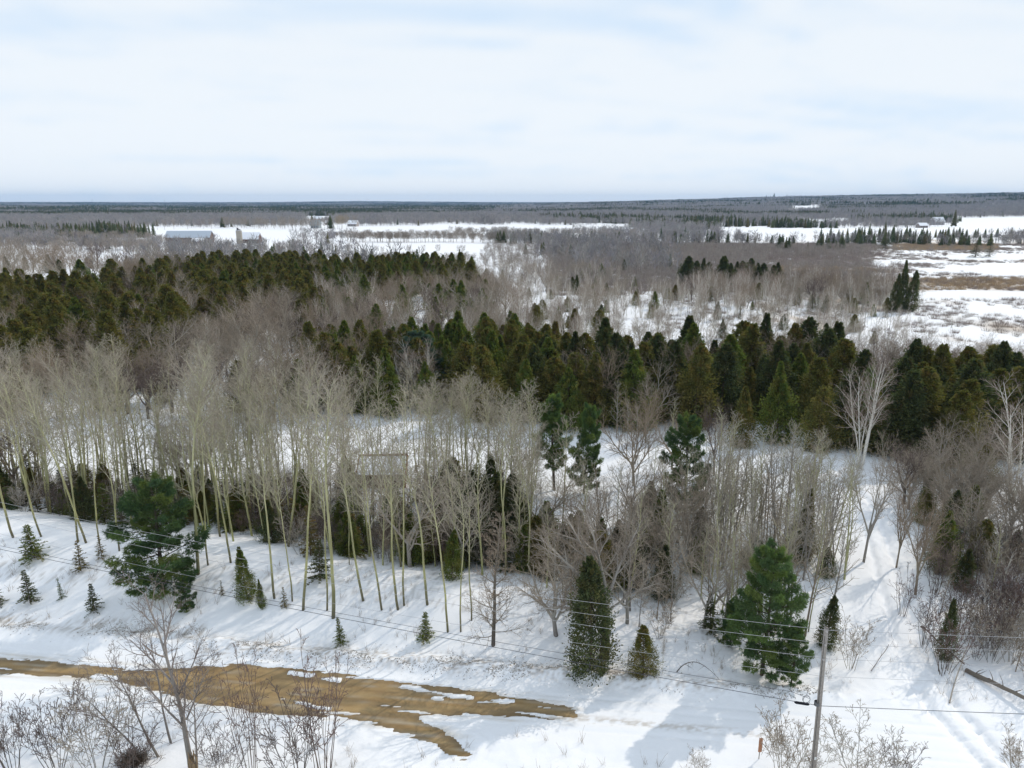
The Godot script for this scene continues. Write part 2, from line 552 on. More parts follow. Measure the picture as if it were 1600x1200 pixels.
func cedar(h: float, width: float, cols: Array, nb: int, nl: int, conic: float, base: float, leaf: float) -> Array:
	var gs := [Geo.new(), Geo.new()]
	gs[0].tube(PackedVector3Array([Vector3(0, -0.3, 0), Vector3(0.05, h * 0.4, 0), Vector3(0, h * 0.93, 0)]), PackedFloat32Array([0.016 * h, 0.011 * h, 0.015]), 6, Color(0.13, 0.1, 0.075), Color(0.14, 0.11, 0.08))
	var turn := rng.randf() * TAU
	var lob := rng.randf() * TAU
	for k in nb:
		var t := base + (0.99 - base) * (k + rng.randf()) / nb
		turn += 2.4 + rng.randf_range(-0.6, 0.6)
		var s := (t - base) / (1 - base)
		var R := width * pow(1.0 - s, conic) * minf(1.0, 0.45 + s * 4.0) * rng.randf_range(0.6, 1.12) * (1 + 0.2 * sin(turn * 2.0 + lob + t * 5.0) + 0.3 * n_mid.get_noise_2d(turn * 0.0 + 6.0 * cos(turn) + lob * 9.0, t * h * 1.2 + 5.0 * sin(turn))) + 0.06
		var out := Vector3(cos(turn), 0, sin(turn))
		var p0 := Vector3(0, h * t - R * 0.25, 0)
		var rise := 0.25 + 0.5 * s
		var col: Color = jit(cols[rng.randi() % cols.size()], 0.22)
		gs[1].tube(PackedVector3Array([p0, p0 + (out + Vector3.UP * rise * 0.5) * R * 0.8]), PackedFloat32Array([0.02 + 0.006 * R, 0.008]), 3, Color(0.10, 0.08, 0.06), Color(0.10, 0.08, 0.05))
		for l in nl:
			var q := 0.5 + 0.5 * sqrt(rng.randf())
			var spread := R * 0.42 * (1.15 - q * 0.5)
			var p := p0 + (out * q + Vector3.UP * rise * q * q) * R + rv() * spread
			var d := (out * 0.7 + Vector3.UP * rng.randf_range(-0.25, 0.9) + rv() * 0.55).normalized()
			var side := d.cross(out + Vector3.UP * 0.5 + rv() * 0.8).normalized()
			gs[1].blade(p, d, side, leaf * rng.randf_range(0.7, 1.35), leaf * 0.42, jit(col, 0.16))
	return gs


func spruce(h: float, width: float, cols: Array, whorls: int, thin: float) -> Array:      # tiers of needled boughs
	var gs := [Geo.new(), Geo.new()]
	gs[0].tube(PackedVector3Array([Vector3(0, -0.2, 0), Vector3(0.02, h * 0.5, 0), Vector3(0, h, 0)]), PackedFloat32Array([0.013 * h + 0.01, 0.008 * h + 0.008, 0.006]), 6, Color(0.11, 0.085, 0.065), Color(0.13, 0.1, 0.07))
	for k in whorls:
		var t := (k + 0.3) / whorls
		var y := h * (0.05 + 0.93 * t)
		var m := 5 + rng.randi() % 3
		var a0 := rng.randf() * TAU
		for b in m:
			if rng.randf() < thin:
				continue
			var a := a0 + TAU * b / m + rng.randf_range(-0.3, 0.3)
			var out := Vector3(cos(a), 0, sin(a))
			var L := width * (1.0 - t * 0.92) * rng.randf_range(0.5, 1.25)
			var p0 := Vector3(0, y, 0)
			var tip := p0 + out * L + Vector3.UP * L * (0.35 * t - 0.22)
			gs[1].tube(PackedVector3Array([p0, tip]), PackedFloat32Array([0.006 + 0.01 * L, 0.003]), 3, Color(0.11, 0.085, 0.06), Color(0.11, 0.085, 0.06))
			var col: Color = jit(cols[rng.randi() % cols.size()], 0.2)
			var side0 := out.cross(Vector3.UP)
			var cnt := int(10 + L * 16)
			for l in cnt:
				var q := 0.12 + 0.88 * rng.randf()
				var s := 1.0 if l & 1 else -1.0
				var d := (out * 0.8 + side0 * s * rng.randf_range(0.25, 1.0) + Vector3.UP * rng.randf_range(-0.25, 0.35)).normalized()
				gs[1].blade(p0.lerp(tip, q), d, d.cross(Vector3.UP + rv() * 0.5).normalized(), (0.12 + 0.2 * L * (1.1 - q)) * rng.randf_range(0.7, 1.2), 0.05 + 0.02 * L, jit(col, 0.15))
	return gs


func pine(h: float, width: float, cols: Array, low: float, gap: float, tufts: int) -> Array:   # open whorls of long needles
	var gs := [Geo.new(), Geo.new()]
	var bend := Vector3(rng.randf_range(-0.25, 0.25), 0, rng.randf_range(-0.25, 0.25))
	gs[0].tube(PackedVector3Array([Vector3(0, -0.3, 0), bend * 0.6 + Vector3(0, h * 0.35, 0), bend + Vector3(0, h * 0.7, 0), bend + Vector3(0, h * 0.98, 0)]), PackedFloat32Array([0.017 * h, 0.013 * h, 0.007 * h, 0.012]), 7, Color(0.085, 0.07, 0.058), Color(0.11, 0.09, 0.07))
	var y := h * low
	while y < h * 0.97:
		var t := (y / h - low) / (1 - low)
		var m := 5 + rng.randi() % 2
		var a0 := rng.randf() * TAU
		for b in m:
			if rng.randf() < 0.12:
				continue
			var a := a0 + TAU * b / m + rng.randf_range(-0.35, 0.35)
			var out := Vector3(cos(a), 0, sin(a))
			var L := width * pow(1 - t, 0.65) * minf(1.0, 0.6 + t * 2.0) * rng.randf_range(0.45, 1.25) + 0.12
			var p0 := bend * minf(1, y / h * 1.5) + Vector3(0, y + rng.randf_range(-0.12, 0.12), 0)
			var mid := p0 + out * L * 0.55 + Vector3.UP * L * (0.02 + 0.25 * t)
			var tip := p0 + out * L + Vector3.UP * L * (0.12 + 0.5 * t)
			gs[1].tube(PackedVector3Array([p0, mid, tip]), PackedFloat32Array([0.012 + 0.011 * L, 0.008 + 0.006 * L, 0.006]), 4, Color(0.095, 0.075, 0.06), Color(0.11, 0.085, 0.055))
			var col: Color = jit(cols[rng.randi() % cols.size()], 0.16)
			var side0 := out.cross(Vector3.UP)
			for k in int(tufts * (0.35 + L / width)):
				var q := 0.2 + 0.8 * sqrt(rng.randf())
				var c := (p0.lerp(mid, q * 2) if q < 0.5 else mid.lerp(tip, q * 2 - 1)) + side0 * rng.randf_range(-1, 1) * L * 0.6 * (1.15 - q) + Vector3.UP * rng.randf_range(-0.1, 0.2) * (0.6 + 0.3 * L) + rv() * 0.1
				var d := (out + Vector3.UP * 0.55 + rv() * 0.4).normalized()
				var tc := jit(col, 0.14)
				for s in 9:
					var nd := (d * 0.55 + rv()).normalized()
					gs[1].needle(c, c + nd * rng.randf_range(0.16, 0.34), nd.cross(rv()).normalized(), 0.042, tc)
		y += gap * rng.randf_range(0.8, 1.25)
	return gs


func far_bare(h: float, blades: int, col: Array) -> Array:    # for trees a quarter of a mile and more away
	var gs := [Geo.new(), Geo.new()]
	gs[0].tube(PackedVector3Array([Vector3(0, -0.3, 0), Vector3(0, h * 0.75, 0)]), PackedFloat32Array([0.013 * h, 0.004 * h]), 3, col[0], col[1])
	for k in blades:
		var t := rng.randf()
		var y := h * (0.28 + 0.5 * t)
		var a := rng.randf() * TAU
		var d := Vector3(cos(a), rng.randf_range(0.4, 2.4), sin(a)).normalized()
		var p := Vector3(0, y, 0) + Vector3(cos(a), 0, sin(a)) * rng.randf() * h * 0.15
		var l := h * rng.randf_range(0.16, 0.32)
		gs[1].blade(p, d, d.cross(rv()).normalized(), minf(l, (h * 1.04 - y) / d.y), h * 0.013, jit(col[2 + k % 2], 0.2))
	return gs


func both(gs: Array) -> ArrayMesh:
	return gs[1].into(gs[0].into(ArrayMesh.new(), bark), leafy if gs.size() > 2 else bark)


# ---------------------------------------------------------------- planting
var stock := {}          # kind -> [{trunk, crown, whole, h, look}]
var queue := {}          # kind -> [{x, z, h, w, v, label, group}]
const TYPICAL := {"poplar_tree": 13.5, "bare_tree": 8.5, "birch_tree": 10.0, "thin_bare_tree": 7.0, "cedar_tree": 9.5, "pine_tree": 9.5, "spruce_tree": 3.0, "bare_shrub": 3.0}
const WORDS := {
	"poplar_tree": "yellow-barked bare poplar", "bare_tree": "bare tree", "birch_tree": "white birch clump", "thin_bare_tree": "young tree",
	"cedar_tree": "cedar", "pine_tree": "pine", "spruce_tree": "little spruce", "bare_shrub": "leafless shrub"}
const CATEGORY := {"poplar_tree": "poplar tree", "bare_tree": "bare tree", "birch_tree": "birch tree", "thin_bare_tree": "young tree", "cedar_tree": "cedar tree", "pine_tree": "pine tree", "spruce_tree": "spruce tree", "bare_shrub": "shrub"}
const MARKS := [
	[-26.5, -48.4, "the broad roadside pine"], [16.3, -40.4, "the tall pine by the pole"], [-13.7, -71.2, "the snow-roofed shed"], [-1.3, -43.0, "the lone low-branched tree"],
	[-4.0, -58.1, "the dark cedar cluster"], [6.1, -70.1, "the two clearing pines"], [17.2, -65.7, "the bushy clearing pine"], [13.2, -72.3, "the round bare clearing tree"],
	[41.3, -79.3, "the white birch clump"], [53.3, -70.7, "the tall birch stems"], [6.2, -41.5, "the big arching grey tree"], [5.2, -40.4, "the fat roadside cedar"],
	[31.1, -53.2, "the snowy path"], [31.2, -39.5, "the fallen log"], [-11.9, -43.5, "the roadside saplings"], [-38.9, -52.8, "the green bush on the bank"],
	[-16.0, -104.0, "the blue-green pine"], [20.0, -96.0, "the dark cedar belt"], [-70.0, -150.0, "the olive cedar wood"], [-40.0, -120.0, "the gap in the grey wood"], [-48.0, -92.0, "the snowy glade"],
	[62.0, -200.0, "the birch grove"], [118.0, -213.0, "the marsh spruces"], [20.0, -190.0, "the thin aspen stand"], [66.0, -125.0, "the purple thicket"], [-210.0, -500.0, "the barn"]]


func put_in(kind: String, gs: Array, leaf: bool, h: float, look: String) -> void:
	if not stock.has(kind):
		stock[kind] = []
		queue[kind] = []
	var lm: Material = leafy if leaf else bark
	var whole := gs[0].into(ArrayMesh.new(), bark) as ArrayMesh
	whole = gs[1].into(whole, lm)
	stock[kind].append({"trunk": gs[0].into(ArrayMesh.new(), bark), "crown": gs[1].into(ArrayMesh.new(), lm), "whole": whole, "h": h, "look": look})


func want(kind: String, x: float, z: float, h: float, group := "", label := "", v := -1, w := 1.0) -> void:
	queue[kind].append({"x": x, "z": z, "h": h, "w": w, "v": v, "label": label, "group": group, "yaw": rng.randf() * TAU, "r": rng.randf()})


func seen_at(x: float, y: float, z: float) -> Vector2:      # tangents across and up from the lens, to tell what is in the frame
	var p := cam.transform.affine_inverse() * Vector3(x, y, z)
	return Vector2(9, 9) if p.z > -1 else Vector2(p.x / -p.z, p.y / -p.z)


func spread(q: Array, gap: float, seed_: int, thick: float, f: Callable) -> void:    # a loose stand of trees inside a four-sided plot
	rng.seed = seed_
	var lo := Vector2(1e9, 1e9)
	var hi := -lo
	for p: Vector2 in q:
		lo = lo.min(p)
		hi = hi.max(p)
	var z := lo.y
	while z < hi.y:
		var x := lo.x
		while x < hi.x:
			var p := Vector2(x + rng.randf_range(-0.5, 0.5) * gap * 1.1, z + rng.randf_range(-0.5, 0.5) * gap * 1.1)
			var keep := rng.randf() < thick + 0.7 * n_low.get_noise_2d(p.x * 1.5 + seed_ * 31.0, p.y * 1.5)
			var ragged := p + Vector2(n_low.get_noise_2d(p.x * 2, p.y * 2 + 50), n_low.get_noise_2d(p.x * 2 + 80, p.y * 2)) * gap * 3.5
			if keep and in_quad(ragged, q):
				f.call(p.x, p.y)
			x += gap
		z += gap


func pick(choices: Array) -> Array:      # [weight, ...] rows
	var total := 0.0
	for c in choices:
		total += c[0]
	var r := rng.randf() * total
	for c in choices:
		r -= c[0]
		if r <= 0:
			return c
	return choices[-1]


func stand(q: Array, gap: float, seed_: int, thick: float, group: String, mix: Array) -> void:
	spread(q, gap, seed_, thick, func(x: float, z: float) -> void:
		if x > 12 and z > -95 and -along(Vector2(x, z), PATH, [0, 0, 0, 0, 0, 0, 0, 0]) < (2.4 if z > -58 else 3.7):
			return
		for k in KEEP_CLEAR:
			if in_quad(Vector2(x, z), k):
				return
		var c := pick(mix)
		want(c[1], x, z, rng.randf_range(c[2], c[3]), group, "", c[4] if c.size() > 4 else -1, rng.randf_range(0.9, 1.3)))


const KEEP_CLEAR := [[Vector2(-18, -79), Vector2(5, -79), Vector2(5, -88), Vector2(-20, -88)], [Vector2(22, -75), Vector2(28, -75), Vector2(32, -86), Vector2(25, -86)], [Vector2(21, -66), Vector2(30, -66), Vector2(38, -87), Vector2(27, -87)], [Vector2(-15, -62), Vector2(-9, -62), Vector2(-11, -76), Vector2(-18, -76)], [Vector2(37, -77), Vector2(44, -77), Vector2(48, -84), Vector2(40, -84)], [Vector2(48, -67), Vector2(55, -67), Vector2(61, -75), Vector2(53, -75)], [Vector2(2, -58), Vector2(8, -58), Vector2(10, -78), Vector2(3, -78)], [Vector2(15, -62), Vector2(19, -62), Vector2(21, -70), Vector2(16, -70)], [Vector2(99, -186), Vector2(108, -186), Vector2(124, -214), Vector2(113, -214)]]


func describe(kind: String, q: Dictionary, look: String) -> String:
	var best := 1e9
	var mark: Array = MARKS[0]
	for m in MARKS:
		var dd := Vector2(m[0] - q.x, (m[1] - q.z) * 0.8).length()
		if dd < best:
			best = dd
			mark = m
	var dx: float = q.x - mark[0] * q.z / mark[1]
	var dz: float = q.z - mark[1]
	var rel := "beside"
	if absf(dx) > absf(dz) * 0.7:
		rel = "left of" if dx < 0 else "right of"
	else:
		rel = "behind" if dz < 0 else "in front of"
	var near := "just " if best < 4.5 else "well " if best > 14 and rel != "beside" else ""
	var s: float = q.h / TYPICAL[kind]
	var size := "very tall " if s > 1.2 else "tall " if s > 1.05 else "" if s > 0.9 else "short " if s > 0.7 else "stunted "
	var words := "%s%s%s %s%s %s" % [size, look + " " if look != "" else "", WORDS[kind], near, rel, mark[2]]
	return words


func plant_all() -> void:
	for kind in queue:
		var list: Array = queue[kind]
		var inside := []
		for q in list:
			q.y = snow(q.x, q.z, absf(q.x) < 64 and q.z > -100) - 0.03
			var a := seen_at(q.x, q.y, q.z)
			var b := seen_at(q.x, q.y + q.h, q.z)
			var m: float = 0.5 * q.h / maxf(20, -q.z)
			if absf(a.x) > 0.72 + m and absf(b.x) > 0.72 + m or b.y < -0.56 or a.y > 0.6:
				continue
			q.far = Vector3(q.x, q.y - 30, q.z).length()
			q.key = q.far / q.h - (1000.0 if q.label != "" else 0.0)
			inside.append(q)
		inside.sort_custom(func(p, q): return p.key < q.key)
		var crowd := {}
		for i in inside.size():
			var q: Dictionary = inside[i]
			var v: int = q.v if q.v >= 0 else int(q.r * 997) % stock[kind].size()
			var s: Dictionary = stock[kind][v]
			var k: float = q.h / s.h
			var basis := Basis(Vector3(cos(q.yaw * 3), 0, sin(q.yaw * 3)), 0.075 * q.r) * Basis(Vector3.UP, q.yaw).scaled(Vector3(k * q.w, k, k * q.w))
			if i < 300:
				var label: String = q.label if q.label != "" else describe(kind, q, s.look)
				if q.far > 100:
					var o := part(kind, s.whole, self)
					o.transform = Transform3D(basis, Vector3(q.x, q.y, q.z))
					tag(o, "", CATEGORY[kind], q.group)
					name_later(o, label)
				else:
					var o := thing(kind, Vector3(q.x, q.y, q.z), "", CATEGORY[kind], q.group)
					name_later(o, label)
					o.basis = basis
					part("trunk", s.trunk, o)
					part("crown", s.crown, o)
			else:
				if not crowd.has(v):
					crowd[v] = []
				crowd[v].append(Transform3D(basis, Vector3(q.x, q.y, q.z)))
		for v in crowd:
			scatter("distant_" + kind + "_growth", stock[kind][v].whole, crowd[v], "further %s mass among the woods beyond the clearing" % WORDS[kind], CATEGORY[kind])


var unnamed := {}
const COUNT := ["no", "one", "two", "three", "four", "five", "six", "seven", "eight", "nine"]
const PLACE := ["first", "second", "third", "fourth", "fifth", "sixth", "seventh", "eighth", "ninth", "tenth", "eleventh", "twelfth", "thirteenth", "fourteenth", "fifteenth", "sixteenth", "seventeenth", "eighteenth", "nineteenth", "twentieth"]


func name_later(o: Node3D, label: String) -> void:
	if not unnamed.has(label):
		unnamed[label] = []
	unnamed[label].append(o)


func give_labels() -> void:       # look-alikes by the same landmark are told apart by their order from the left
	for label in unnamed:
		var list: Array = unnamed[label]
		list.sort_custom(func(p, q): return p.position.x / p.position.z > q.position.x / q.position.z)
		for i in list.size():
			var text: String = label
			if list.size() == 2:
				text += ", the left one" if i == 0 else ", the right one"
			elif list.size() > 2 and list.size() < 31:
				text += ", leftmost" if i == 0 else ", rightmost" if i == list.size() - 1 else ", %s from left" % (PLACE[i] if i < 20 else "%dth" % (i + 1))
			for spare in ["very ", "well ", "just ", "the ", "the ", "stunted ", "middling ", "the "]:
				if text.split(" ", false).size() > 16:
					var k := text.find(spare)
					if k >= 0:
						text = text.substr(0, k) + text.substr(k + spare.length())
			list[i].set_meta("label", text)


func scatter(called: String, mesh: Mesh, where: Array, label: String, category: String) -> void:
	if where.is_empty():
		return
	var mm := MultiMesh.new()
	mm.transform_format = MultiMesh.TRANSFORM_3D
	mm.mesh = mesh
	mm.instance_count = where.size()
	for i in where.size():
		mm.set_instance_transform(i, where[i])
	var o := MultiMeshInstance3D.new()
	o.name = numbered(called)
	o.multimesh = mm
	add_child(o)
	tag(o, label, category, "", "stuff")


func raise_stock() -> void:
	rng.seed = 5
	for a in [[0.02, 0.55, "upright"], [0.055, 0.58, "leaning"], [-0.03, 0.44, "low-branched"], [0.04, 0.66, "high-crowned"], [-0.06, 0.52, "tilted"], [0.0, 0.6, "straight"], [0.06, 0.5, "crooked"], [-0.05, 0.4, "bushy"]]:
		put_in("poplar_tree", poplar(14, a[0], a[1], [0.006, 0.0065, 0.0052, 0.0078, 0.0058, 0.0048, 0.0064, 0.0055][stock.get("poplar_tree", []).size()]), false, 14, a[2])
	for a in [[GREY_BARK, 30, 5, "narrow"], [GREY_BARK, 40, 6, "wide"], [TAN_BARK, 36, 6, "tan"], [GREY_BARK, 34, 4, "sparse"], [DARK_BARK, 36, 5, "dark"], [TAN_BARK, 28, 6, "upswept"], [GREY_BARK, 45, 7, "spreading"]]:
		put_in("bare_tree", round_tree(9, a[0], a[1], a[2]), false, 9, a[3])
	for a in [[6, 0.2, "wide"], [4, 0.12, "upright"], [3, 0.1, "slim"], [7, 0.28, "fanned"]]:
		put_in("birch_tree", clump(10, a[0], a[1], PALE_BARK, 0.1, 12, 6, 4), false, 10, a[2])
	for a in [[GREY_BARK, "grey"], [YELLOW_BARK, "greenish"], [TAN_BARK, "tan"], [DARK_BARK, "dark"], [PALE_BARK, "pale"], [GREY_BARK, "crooked"]]:
		put_in("thin_bare_tree", thin_tree(7, a[0]), false, 7, a[1])
	for a in [[3.3, CEDAR, 0.8, "plump olive"], [2.6, CEDAR, 1.0, "narrow olive"], [3.5, CEDAR, 0.7, "round-topped olive"], [3.1, FRESH, 0.95, "fresh green"], [2.8, FRESH, 1.1, "pointed green"], [3.4, DUSKY, 0.95, "dusky"], [2.7, DUSKY, 1.1, "dark narrow"], [3.0, RUSTY, 0.85, "rusty"]]:
		put_in("cedar_tree", cedar(9.5, a[0], a[1], 190, 62, a[2], 0.02, 0.28), true, 9.5, a[3])
	for a in [[2.6, NEEDLES, 0.26, 0.5, 80, "green"], [3.4, NEEDLES, 0.08, 0.5, 100, "low-boughed"], [2.9, BLUISH, 0.16, 0.5, 110, "bluish"], [2.1, BRIGHT, 0.26, 0.46, 80, "high-boughed"], [3.3, BRIGHT, 0.1, 0.5, 105, "bright"]]:
		put_in("pine_tree", pine(9.5, a[0], a[1], a[2], a[3], a[4]), true, 9.5, a[5])
	for a in [[1.0, DUSKY, 20, 0.14, "dense"], [0.85, RUSTY, 16, 0.36, "ragged"], [1.05, FRESH, 20, 0.14, "green"], [0.75, NEEDLES, 17, 0.24, "narrow"]]:
		put_in("spruce_tree", spruce(3, a[0], a[1], a[2], a[3]), true, 3, a[4])
	for a in [[8, 0.34, DARK_BARK, "dark", 7, 3, 2], [8, 0.5, GREY_BARK, "wide grey", 8, 4, 3], [10, 0.24, REDDISH, "reddish whippy", 5, 2, 2], [7, 0.3, TAN_BARK, "tan", 8, 4, 3], [9, 0.42, DARK_BARK, "tangled", 7, 4, 2]]:
		put_in("bare_shrub", clump(3, a[0], a[1], a[2], 0.015, a[4], a[5], a[6]), false, 3, a[3])


# ---------------------------------------------------------------- the scene
var cam: Camera3D


func _ready() -> void:
	cam = Camera3D.new()
	cam.name = "camera"
	cam.fov = 56.75
	cam.near = 0.5
	cam.far = 30000
	cam.position = Vector3(0, 30, 0)
	cam.rotation_degrees = Vector3(-14.3, 0, 0)
	add_child(cam)
	n_low = noise(3, 0.05, 3)
	n_mid = noise(11, 0.35, 3)
	n_fine = noise(23, 1.1, 3)
	var sun := DirectionalLight3D.new()
	sun.name = "sun"
	var to := Vector3(0.77 * 0.8, 0.6, -0.64 * 0.8)
	sun.look_at_from_position(to * 100, Vector3.ZERO, Vector3.UP)
	sun.light_energy = 0.52
	sun.light_angular_distance = 0.5
	sun.light_color = Color(1.0, 0.96, 0.9)
	sun.shadow_enabled = true
	add_child(sun)
	var env := Environment.new()
	env.background_mode = Environment.BG_SKY
	var sm := PanoramaSkyMaterial.new()
	sm.panorama = sky_picture(to.normalized())
	env.sky = Sky.new()
	env.sky.sky_material = sm
	env.tonemap_mode = Environment.TONE_MAPPER_LINEAR
	env.tonemap_exposure = 1.38
	env.sdfgi_enabled = true
	env.ssao_enabled = true
	env.ssil_enabled = true
	env.fog_enabled = true
	env.fog_density = 0.000055
	env.fog_light_color = Color(0.58, 0.79, 1.0)
	var we := WorldEnvironment.new()
	we.name = "world_environment"
	we.environment = env
	add_child(we)

	bark = StandardMaterial3D.new()
	bark.vertex_color_use_as_albedo = true
	bark.roughness = 0.9
	bark.metallic_specular = 0.2
	leafy = StandardMaterial3D.new()
	leafy.vertex_color_use_as_albedo = true
	leafy.roughness = 0.75
	leafy.metallic_specular = 0.3
	leafy.backlight_enabled = true
	leafy.backlight = Color(0.84, 0.9, 0.66)

	build_ground()
	build_road()
	far_forest()
	farm()
	raise_stock()
	plots()
	chosen_trees()
	plant_all()
	give_labels()
	marsh_growth()
	shed()
	line_and_poles()
	small_things()


func sky_picture(to: Vector3) -> ImageTexture:
	var w := 1024
	var h := 512
	var im := Image.create(w, h, false, Image.FORMAT_RGBF)
	var big := noise(71, 1.0, 4)
	var wisp := noise(73, 1.0, 5)
	for j in h:
		var el := (0.5 - (j + 0.5) / h) * PI
		if el < -0.03:
			im.fill_rect(Rect2i(0, j, w, h - j), Color(0.6, 0.62, 0.65))
			break
		for i in w:
			var az := ((i + 0.5) / w) * TAU          # 0 is the middle of the left edge of the panorama
			var d := Vector3(sin(az) * cos(el), sin(el), -cos(az) * cos(el)) * -1.0
			d.y = sin(el)
			# thin high cloud on a plane far above, so that it draws together towards the horizon
			var k := 1.0 / (d.y + 0.14)
			var px := d.x * k
			var pz := d.z * k
			var warp := big.get_noise_2d(px * 0.35, pz * 0.35)
			var cover := 0.5 + 0.6 * big.get_noise_2d(px * 0.3 + 11, pz * 0.75 + 0.6 * warp) + 0.5 * wisp.get_noise_2d(px * 0.8 + warp * 1.4, pz * 3.4 + px * 0.6)
			var low := exp(-maxf(d.y, 0) * 5.5)
			cover = clampf(0.55 + (cover - 0.5) * 1.1 + 0.42 * low, 0, 1)
			cover = cover * cover * (3 - 2 * cover)
			var sunny := pow(maxf(0, d.dot(to)), 4.0)
			var clear := Color(0.47, 0.60, 0.76).lerp(Color(0.575, 0.675, 0.77), low)
			var white := Color(0.675, 0.72, 0.765).lerp(Color(0.70, 0.735, 0.765), low)
			var c := clear.lerp(white, cover * 0.92)
			c = c * (1.0 + 0.14 * sunny) * lerpf(0.88, 1.0, low * 0.5 + 0.5 * exp(-maxf(d.y, 0) * 1.2))
			im.set_pixel(i, j, c)
	return ImageTexture.create_from_image(im)


func plots() -> void:
	var P := "poplar_tree"
	var B := "bare_tree"
	var T := "thin_bare_tree"
	var C := "cedar_tree"
	var S := "spruce_tree"
	var H := "bare_shrub"
	var W := "birch_tree"
	# the roadside wood
	stand([Vector2(-59, -60), Vector2(-20, -60), Vector2(-23, -73), Vector2(-70, -73)], 1.6, 101, 0.9, "tall poplars of the roadside wood", [[4, P, 11, 16.5], [4, T, 8, 13.5, 1], [0.4, B, 7, 10]])
	stand([Vector2(-25, -53), Vector2(-17, -53), Vector2(-19, -61), Vector2(-29, -61)], 1.8, 102, 0.75, "tall poplars of the roadside wood", [[4, P, 11.5, 16], [4, T, 7, 12, 1]])
	stand([Vector2(-17, -50), Vector2(4, -50), Vector2(5, -70), Vector2(-22, -70)], 1.85, 103, 0.78, "tall poplars of the roadside wood", [[4, P, 9, 15], [5, T, 6, 12, 1], [0.8, B, 6, 8.5, 3], [0.6, C, 3, 5.5]])
	stand([Vector2(-20, -67), Vector2(4, -67), Vector2(5, -79), Vector2(-23, -79)], 2.1, 104, 0.85, "poplars along the clearing", [[5, P, 8.5, 13], [3, T, 7, 11, 1], [1, T, 7, 9, 0]])
	stand([Vector2(-55, -60), Vector2(-18, -60), Vector2(-20, -70), Vector2(-62, -70)], 1.5, 105, 0.92, "undergrowth of the roadside wood", [[3, S, 2.0, 4.2], [5, H, 2.0, 4], [1.0, C, 2.5, 4.6]])
	stand([Vector2(-25, -54), Vector2(-17, -54), Vector2(-19, -61), Vector2(-28, -61)], 1.9, 145, 0.6, "undergrowth of the roadside wood", [[3, S, 2, 4], [4, H, 2, 3.6]])
	stand([Vector2(-20, -52), Vector2(5, -52), Vector2(6, -67), Vector2(-25, -67)], 1.5, 106, 0.86, "undergrowth of the roadside wood", [[2.2, S, 2.2, 4.8], [5, H, 2.4, 4.6], [2, H, 2.4, 4.6, 1], [1.8, C, 2.8, 5.2]])
	stand([Vector2(2, -44), Vector2(15, -44), Vector2(21, -62), Vector2(3, -62)], 1.45, 107, 0.8, "thicket behind the roadside cedars", [[2, T, 5, 8.5, 0], [2, T, 5, 8.5, 2], [3, T, 6, 10, 1], [1.5, P, 7.5, 11], [1.0, B, 5.5, 7.5, 3], [0.8, B, 5, 7, 0], [1.1, H, 2.6, 4.2, 1], [1.1, H, 2.6, 4.2, 3], [1.6, S, 2, 4.6], [1.8, C, 2.5, 5.5]])
	stand([Vector2(8, -73), Vector2(23, -73), Vector2(27, -87), Vector2(10, -87)], 3.0, 148, 0.55, "thin bare trees screening the clearing", [[3, T, 5, 8, 0], [2, T, 5, 8, 1], [1.5, B, 5, 7.5, 2], [0.6, C, 3, 6]])
	stand([Vector2(8, -60), Vector2(20, -60), Vector2(24, -72), Vector2(9, -72)], 2.2, 147, 0.5, "thicket behind the roadside cedars", [[2, T, 4, 6.5], [1.5, H, 2, 3.4, 1], [1, S, 2, 3.5]])
	stand([Vector2(14, -44), Vector2(24, -44), Vector2(37, -73), Vector2(22, -73)], 1.25, 108, 0.82, "young growth by the snowy path", [[4, T, 6.5, 10.5, 0], [5, T, 6.5, 10.5, 1], [2, T, 6, 9, 2], [1.5, P, 8, 10.5], [0.9, H, 2, 3.4, 3], [0.3, C, 2.5, 4.5, 5]])
	# round the clearing and beyond it
	stand([Vector2(-83, -92), Vector2(-24, -92), Vector2(-27, -104), Vector2(-93, -104)], 2.8, 110, 0.85, "grey trees beyond the snowy glade", [[4, B, 7.5, 10], [3, P, 8.5, 11], [1, C, 6, 8]])
	stand([Vector2(-49, -104), Vector2(-23, -104), Vector2(-35, -160), Vector2(-73, -160)], 4.0, 111, 0.72, "grey wood in the middle distance", [[5, B, 8, 11.5], [2, T, 8, 10, 4], [1.6, W, 8, 11], [0.9, C, 6, 9, 0]])
	stand([Vector2(-27, -93), Vector2(7, -93), Vector2(9, -128), Vector2(-37, -128)], 3.5, 112, 0.92, "green cedars behind the clearing", [[4, C, 7, 11, 3], [3, C, 8, 11, 0], [1.5, C, 6, 11, 4], [0.8, C, 6, 9, 7], [1.6, B, 7, 10], [0.6, W, 8, 11]])
	stand([Vector2(0, -90), Vector2(43, -90), Vector2(54, -116), Vector2(0, -116)], 3.3, 113, 0.97, "dark cedar belt behind the clearing", [[3, C, 7.5, 12.5, 5], [1, C, 8, 13.5, 6], [3, C, 7.5, 12, 0], [1, C, 7, 13, 1], [1.5, C, 7, 12, 3], [0.7, C, 6, 11, 7], [0.9, B, 8, 10.5], [0.4, W, 8, 11]])
	stand([Vector2(42, -77), Vector2(59, -77), Vector2(75, -100), Vector2(54, -100)], 3.3, 114, 0.97, "cedars by the birches", [[3, C, 8.5, 12.5, 5], [4, C, 8, 11.5, 0], [1.5, C, 8, 11, 2], [0.5, B, 7, 9]])
	stand([Vector2(27, -55), Vector2(47, -55), Vector2(63, -76), Vector2(36, -76)], 2.4, 115, 0.82, "grey hedgerow wood right of the path", [[3, B, 4.5, 7.2, 0], [2, B, 4.5, 7, 6], [2, B, 4.5, 7], [2, T, 4.5, 7], [2, H, 2.5, 4, 1], [1.3, C, 3, 5.5]])
